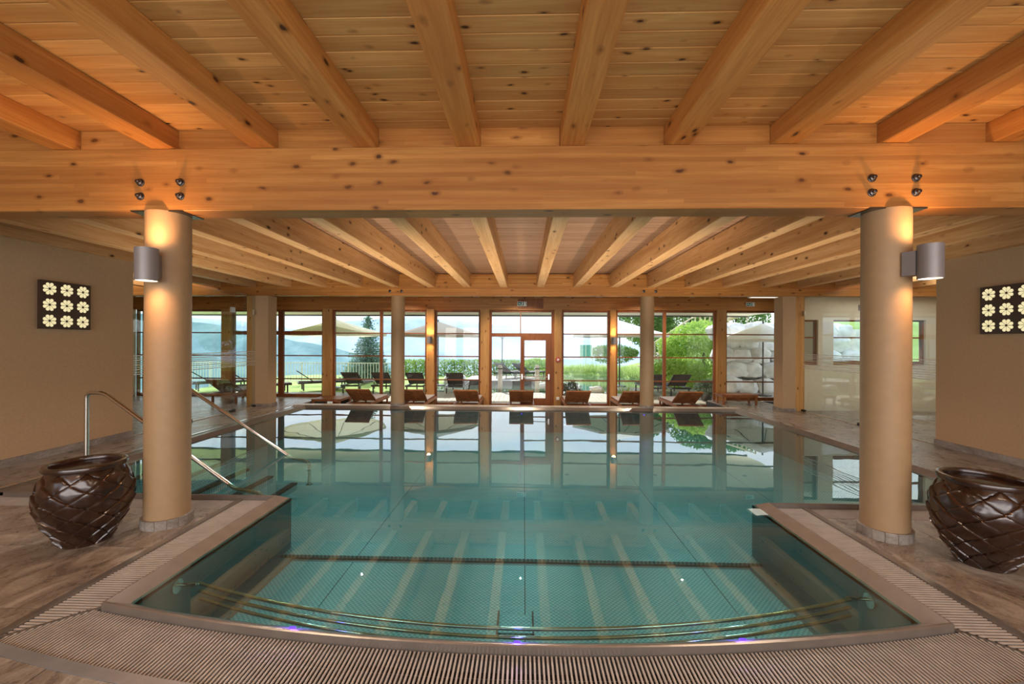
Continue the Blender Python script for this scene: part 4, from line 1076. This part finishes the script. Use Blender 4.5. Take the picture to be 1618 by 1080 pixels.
o = empty('lamp_post', (-1.25, 24.5, GZ), 'dark slim lamp post with two small heads beyond the door', 'lamp post')
MB().tube([(-1.25, 24.5, -0.5), (-1.25, 24.5, 2.0)], 0.035, 8).build('pole', 'nut', o)
for s_ in (-1, 1): MB().tube([(-1.25, 24.5, 1.85), (-1.25 + s_ * 0.12, 24.5, 2.0), (-1.25 + s_ * 0.22, 24.5, 2.05)], [0.02, 0.02, 0.05], 8).build('lamp_head', 'nut', o)
o = MB().tube([(-11, 12.2, 0.0), (-11, 12.2, 1.3), (-11, 12.15, 1.42), (-11.15, 12.1, 1.42)], 0.02, 8).build('shower_pole', 'chrome', smooth=True)
tag(o, 'thin bent steel pipe standing by the leftmost windows', 'pipe')

# ---------------------------------------------------------------- parasols
def parasol(x, y, zr, za, r_, mat, label, n=8, pz=GZ):
    o = empty('parasol', (x, y, pz), label, 'parasol', None)
    m_ = MB(); vs = [(x, y, za)] ; fs = []
    for lv, t in enumerate((0.5, 1.0)):
        for i in range(n * 2):
            a = math.pi * i / n + 0.2; rr = r_ * t * (1.0 if i % 2 == 0 else 0.955)
            vs.append((x + rr * math.cos(a), y + rr * math.sin(a), za + (zr - za) * (t ** 0.9) - (0.03 if i % 2 else 0) * t))
    N2 = n * 2
    for i in range(N2):
        i2 = (i + 1) % N2; fs.append((0, 1 + i, 1 + i2)); fs.append((1 + i, 1 + N2 + i, 1 + N2 + i2, 1 + i2))
    k = len(vs)
    for i in range(N2): v_ = vs[1 + N2 + i]; vs.append((v_[0], v_[1], v_[2] - 0.10))
    for i in range(N2): i2 = (i + 1) % N2; fs.append((1 + N2 + i, k + i, k + i2, 1 + N2 + i2))
    m_.add(vs, fs); m_.build('canopy', mat, o)
    for i in range(n):
        a = 2 * math.pi * i / n + 0.2
        MB().tube([(x, y, za - 0.06), (x + r_ * 0.97 * math.cos(a), y + r_ * 0.97 * math.sin(a), zr - 0.03)], 0.012, 5).build('rib', 'nut', o)
    MB().tube([(x, y, pz), (x, y, za + 0.08)], 0.03, 10).build('pole', 'nut', o)
    MB().lathe([(0.3, 0), (0.3, 0.05), (0.06, 0.08)], 20, (x, y, pz)).build('parasol_base', 'nut', o)
t_ = NT('parasol_fabric_cream'); d_ = t_.n('BsdfDiffuse'); tl = t_.n('BsdfTranslucent'); mm = t_.n('MixShader'); mm.inputs[0].default_value = 0.45
d_.inputs[0].default_value = (0.80, 0.76, 0.64, 1); tl.inputs[0].default_value = (0.80, 0.72, 0.55, 1)
t_.l(d_.outputs[0], mm.inputs[1]); t_.l(tl.outputs[0], mm.inputs[2]); t_.l(mm.outputs[0], t_.out.inputs[0]); M['fabC'] = t_.m
t_ = NT('parasol_fabric_grey'); d_ = t_.n('BsdfDiffuse'); tl = t_.n('BsdfTranslucent'); mm = t_.n('MixShader'); mm.inputs[0].default_value = 0.3
d_.inputs[0].default_value = (0.45, 0.38, 0.32, 1); tl.inputs[0].default_value = (0.5, 0.4, 0.28, 1)
t_.l(d_.outputs[0], mm.inputs[1]); t_.l(tl.outputs[0], mm.inputs[2]); t_.l(mm.outputs[0], t_.out.inputs[0]); M['fabG'] = t_.m
parasol(-8.0, 17.8, 2.03, 2.64, 2.1, 'fabC', 'cream parasol outside left of the spruce')
parasol(-3.9, 19.2, 2.02, 2.62, 2.05, 'fabG', 'grey-brown parasol outside, seen between the left slim column and the door')
parasol(4.35, 19.4, 2.05, 2.70, 2.2, 'canvasW', 'white parasol outside, seen beside the right slim column')
parasol(9.1, 16.4, 1.85, 2.45, 1.75, 'canvasW', 'white parasol outside the far right window before the boulder wall')
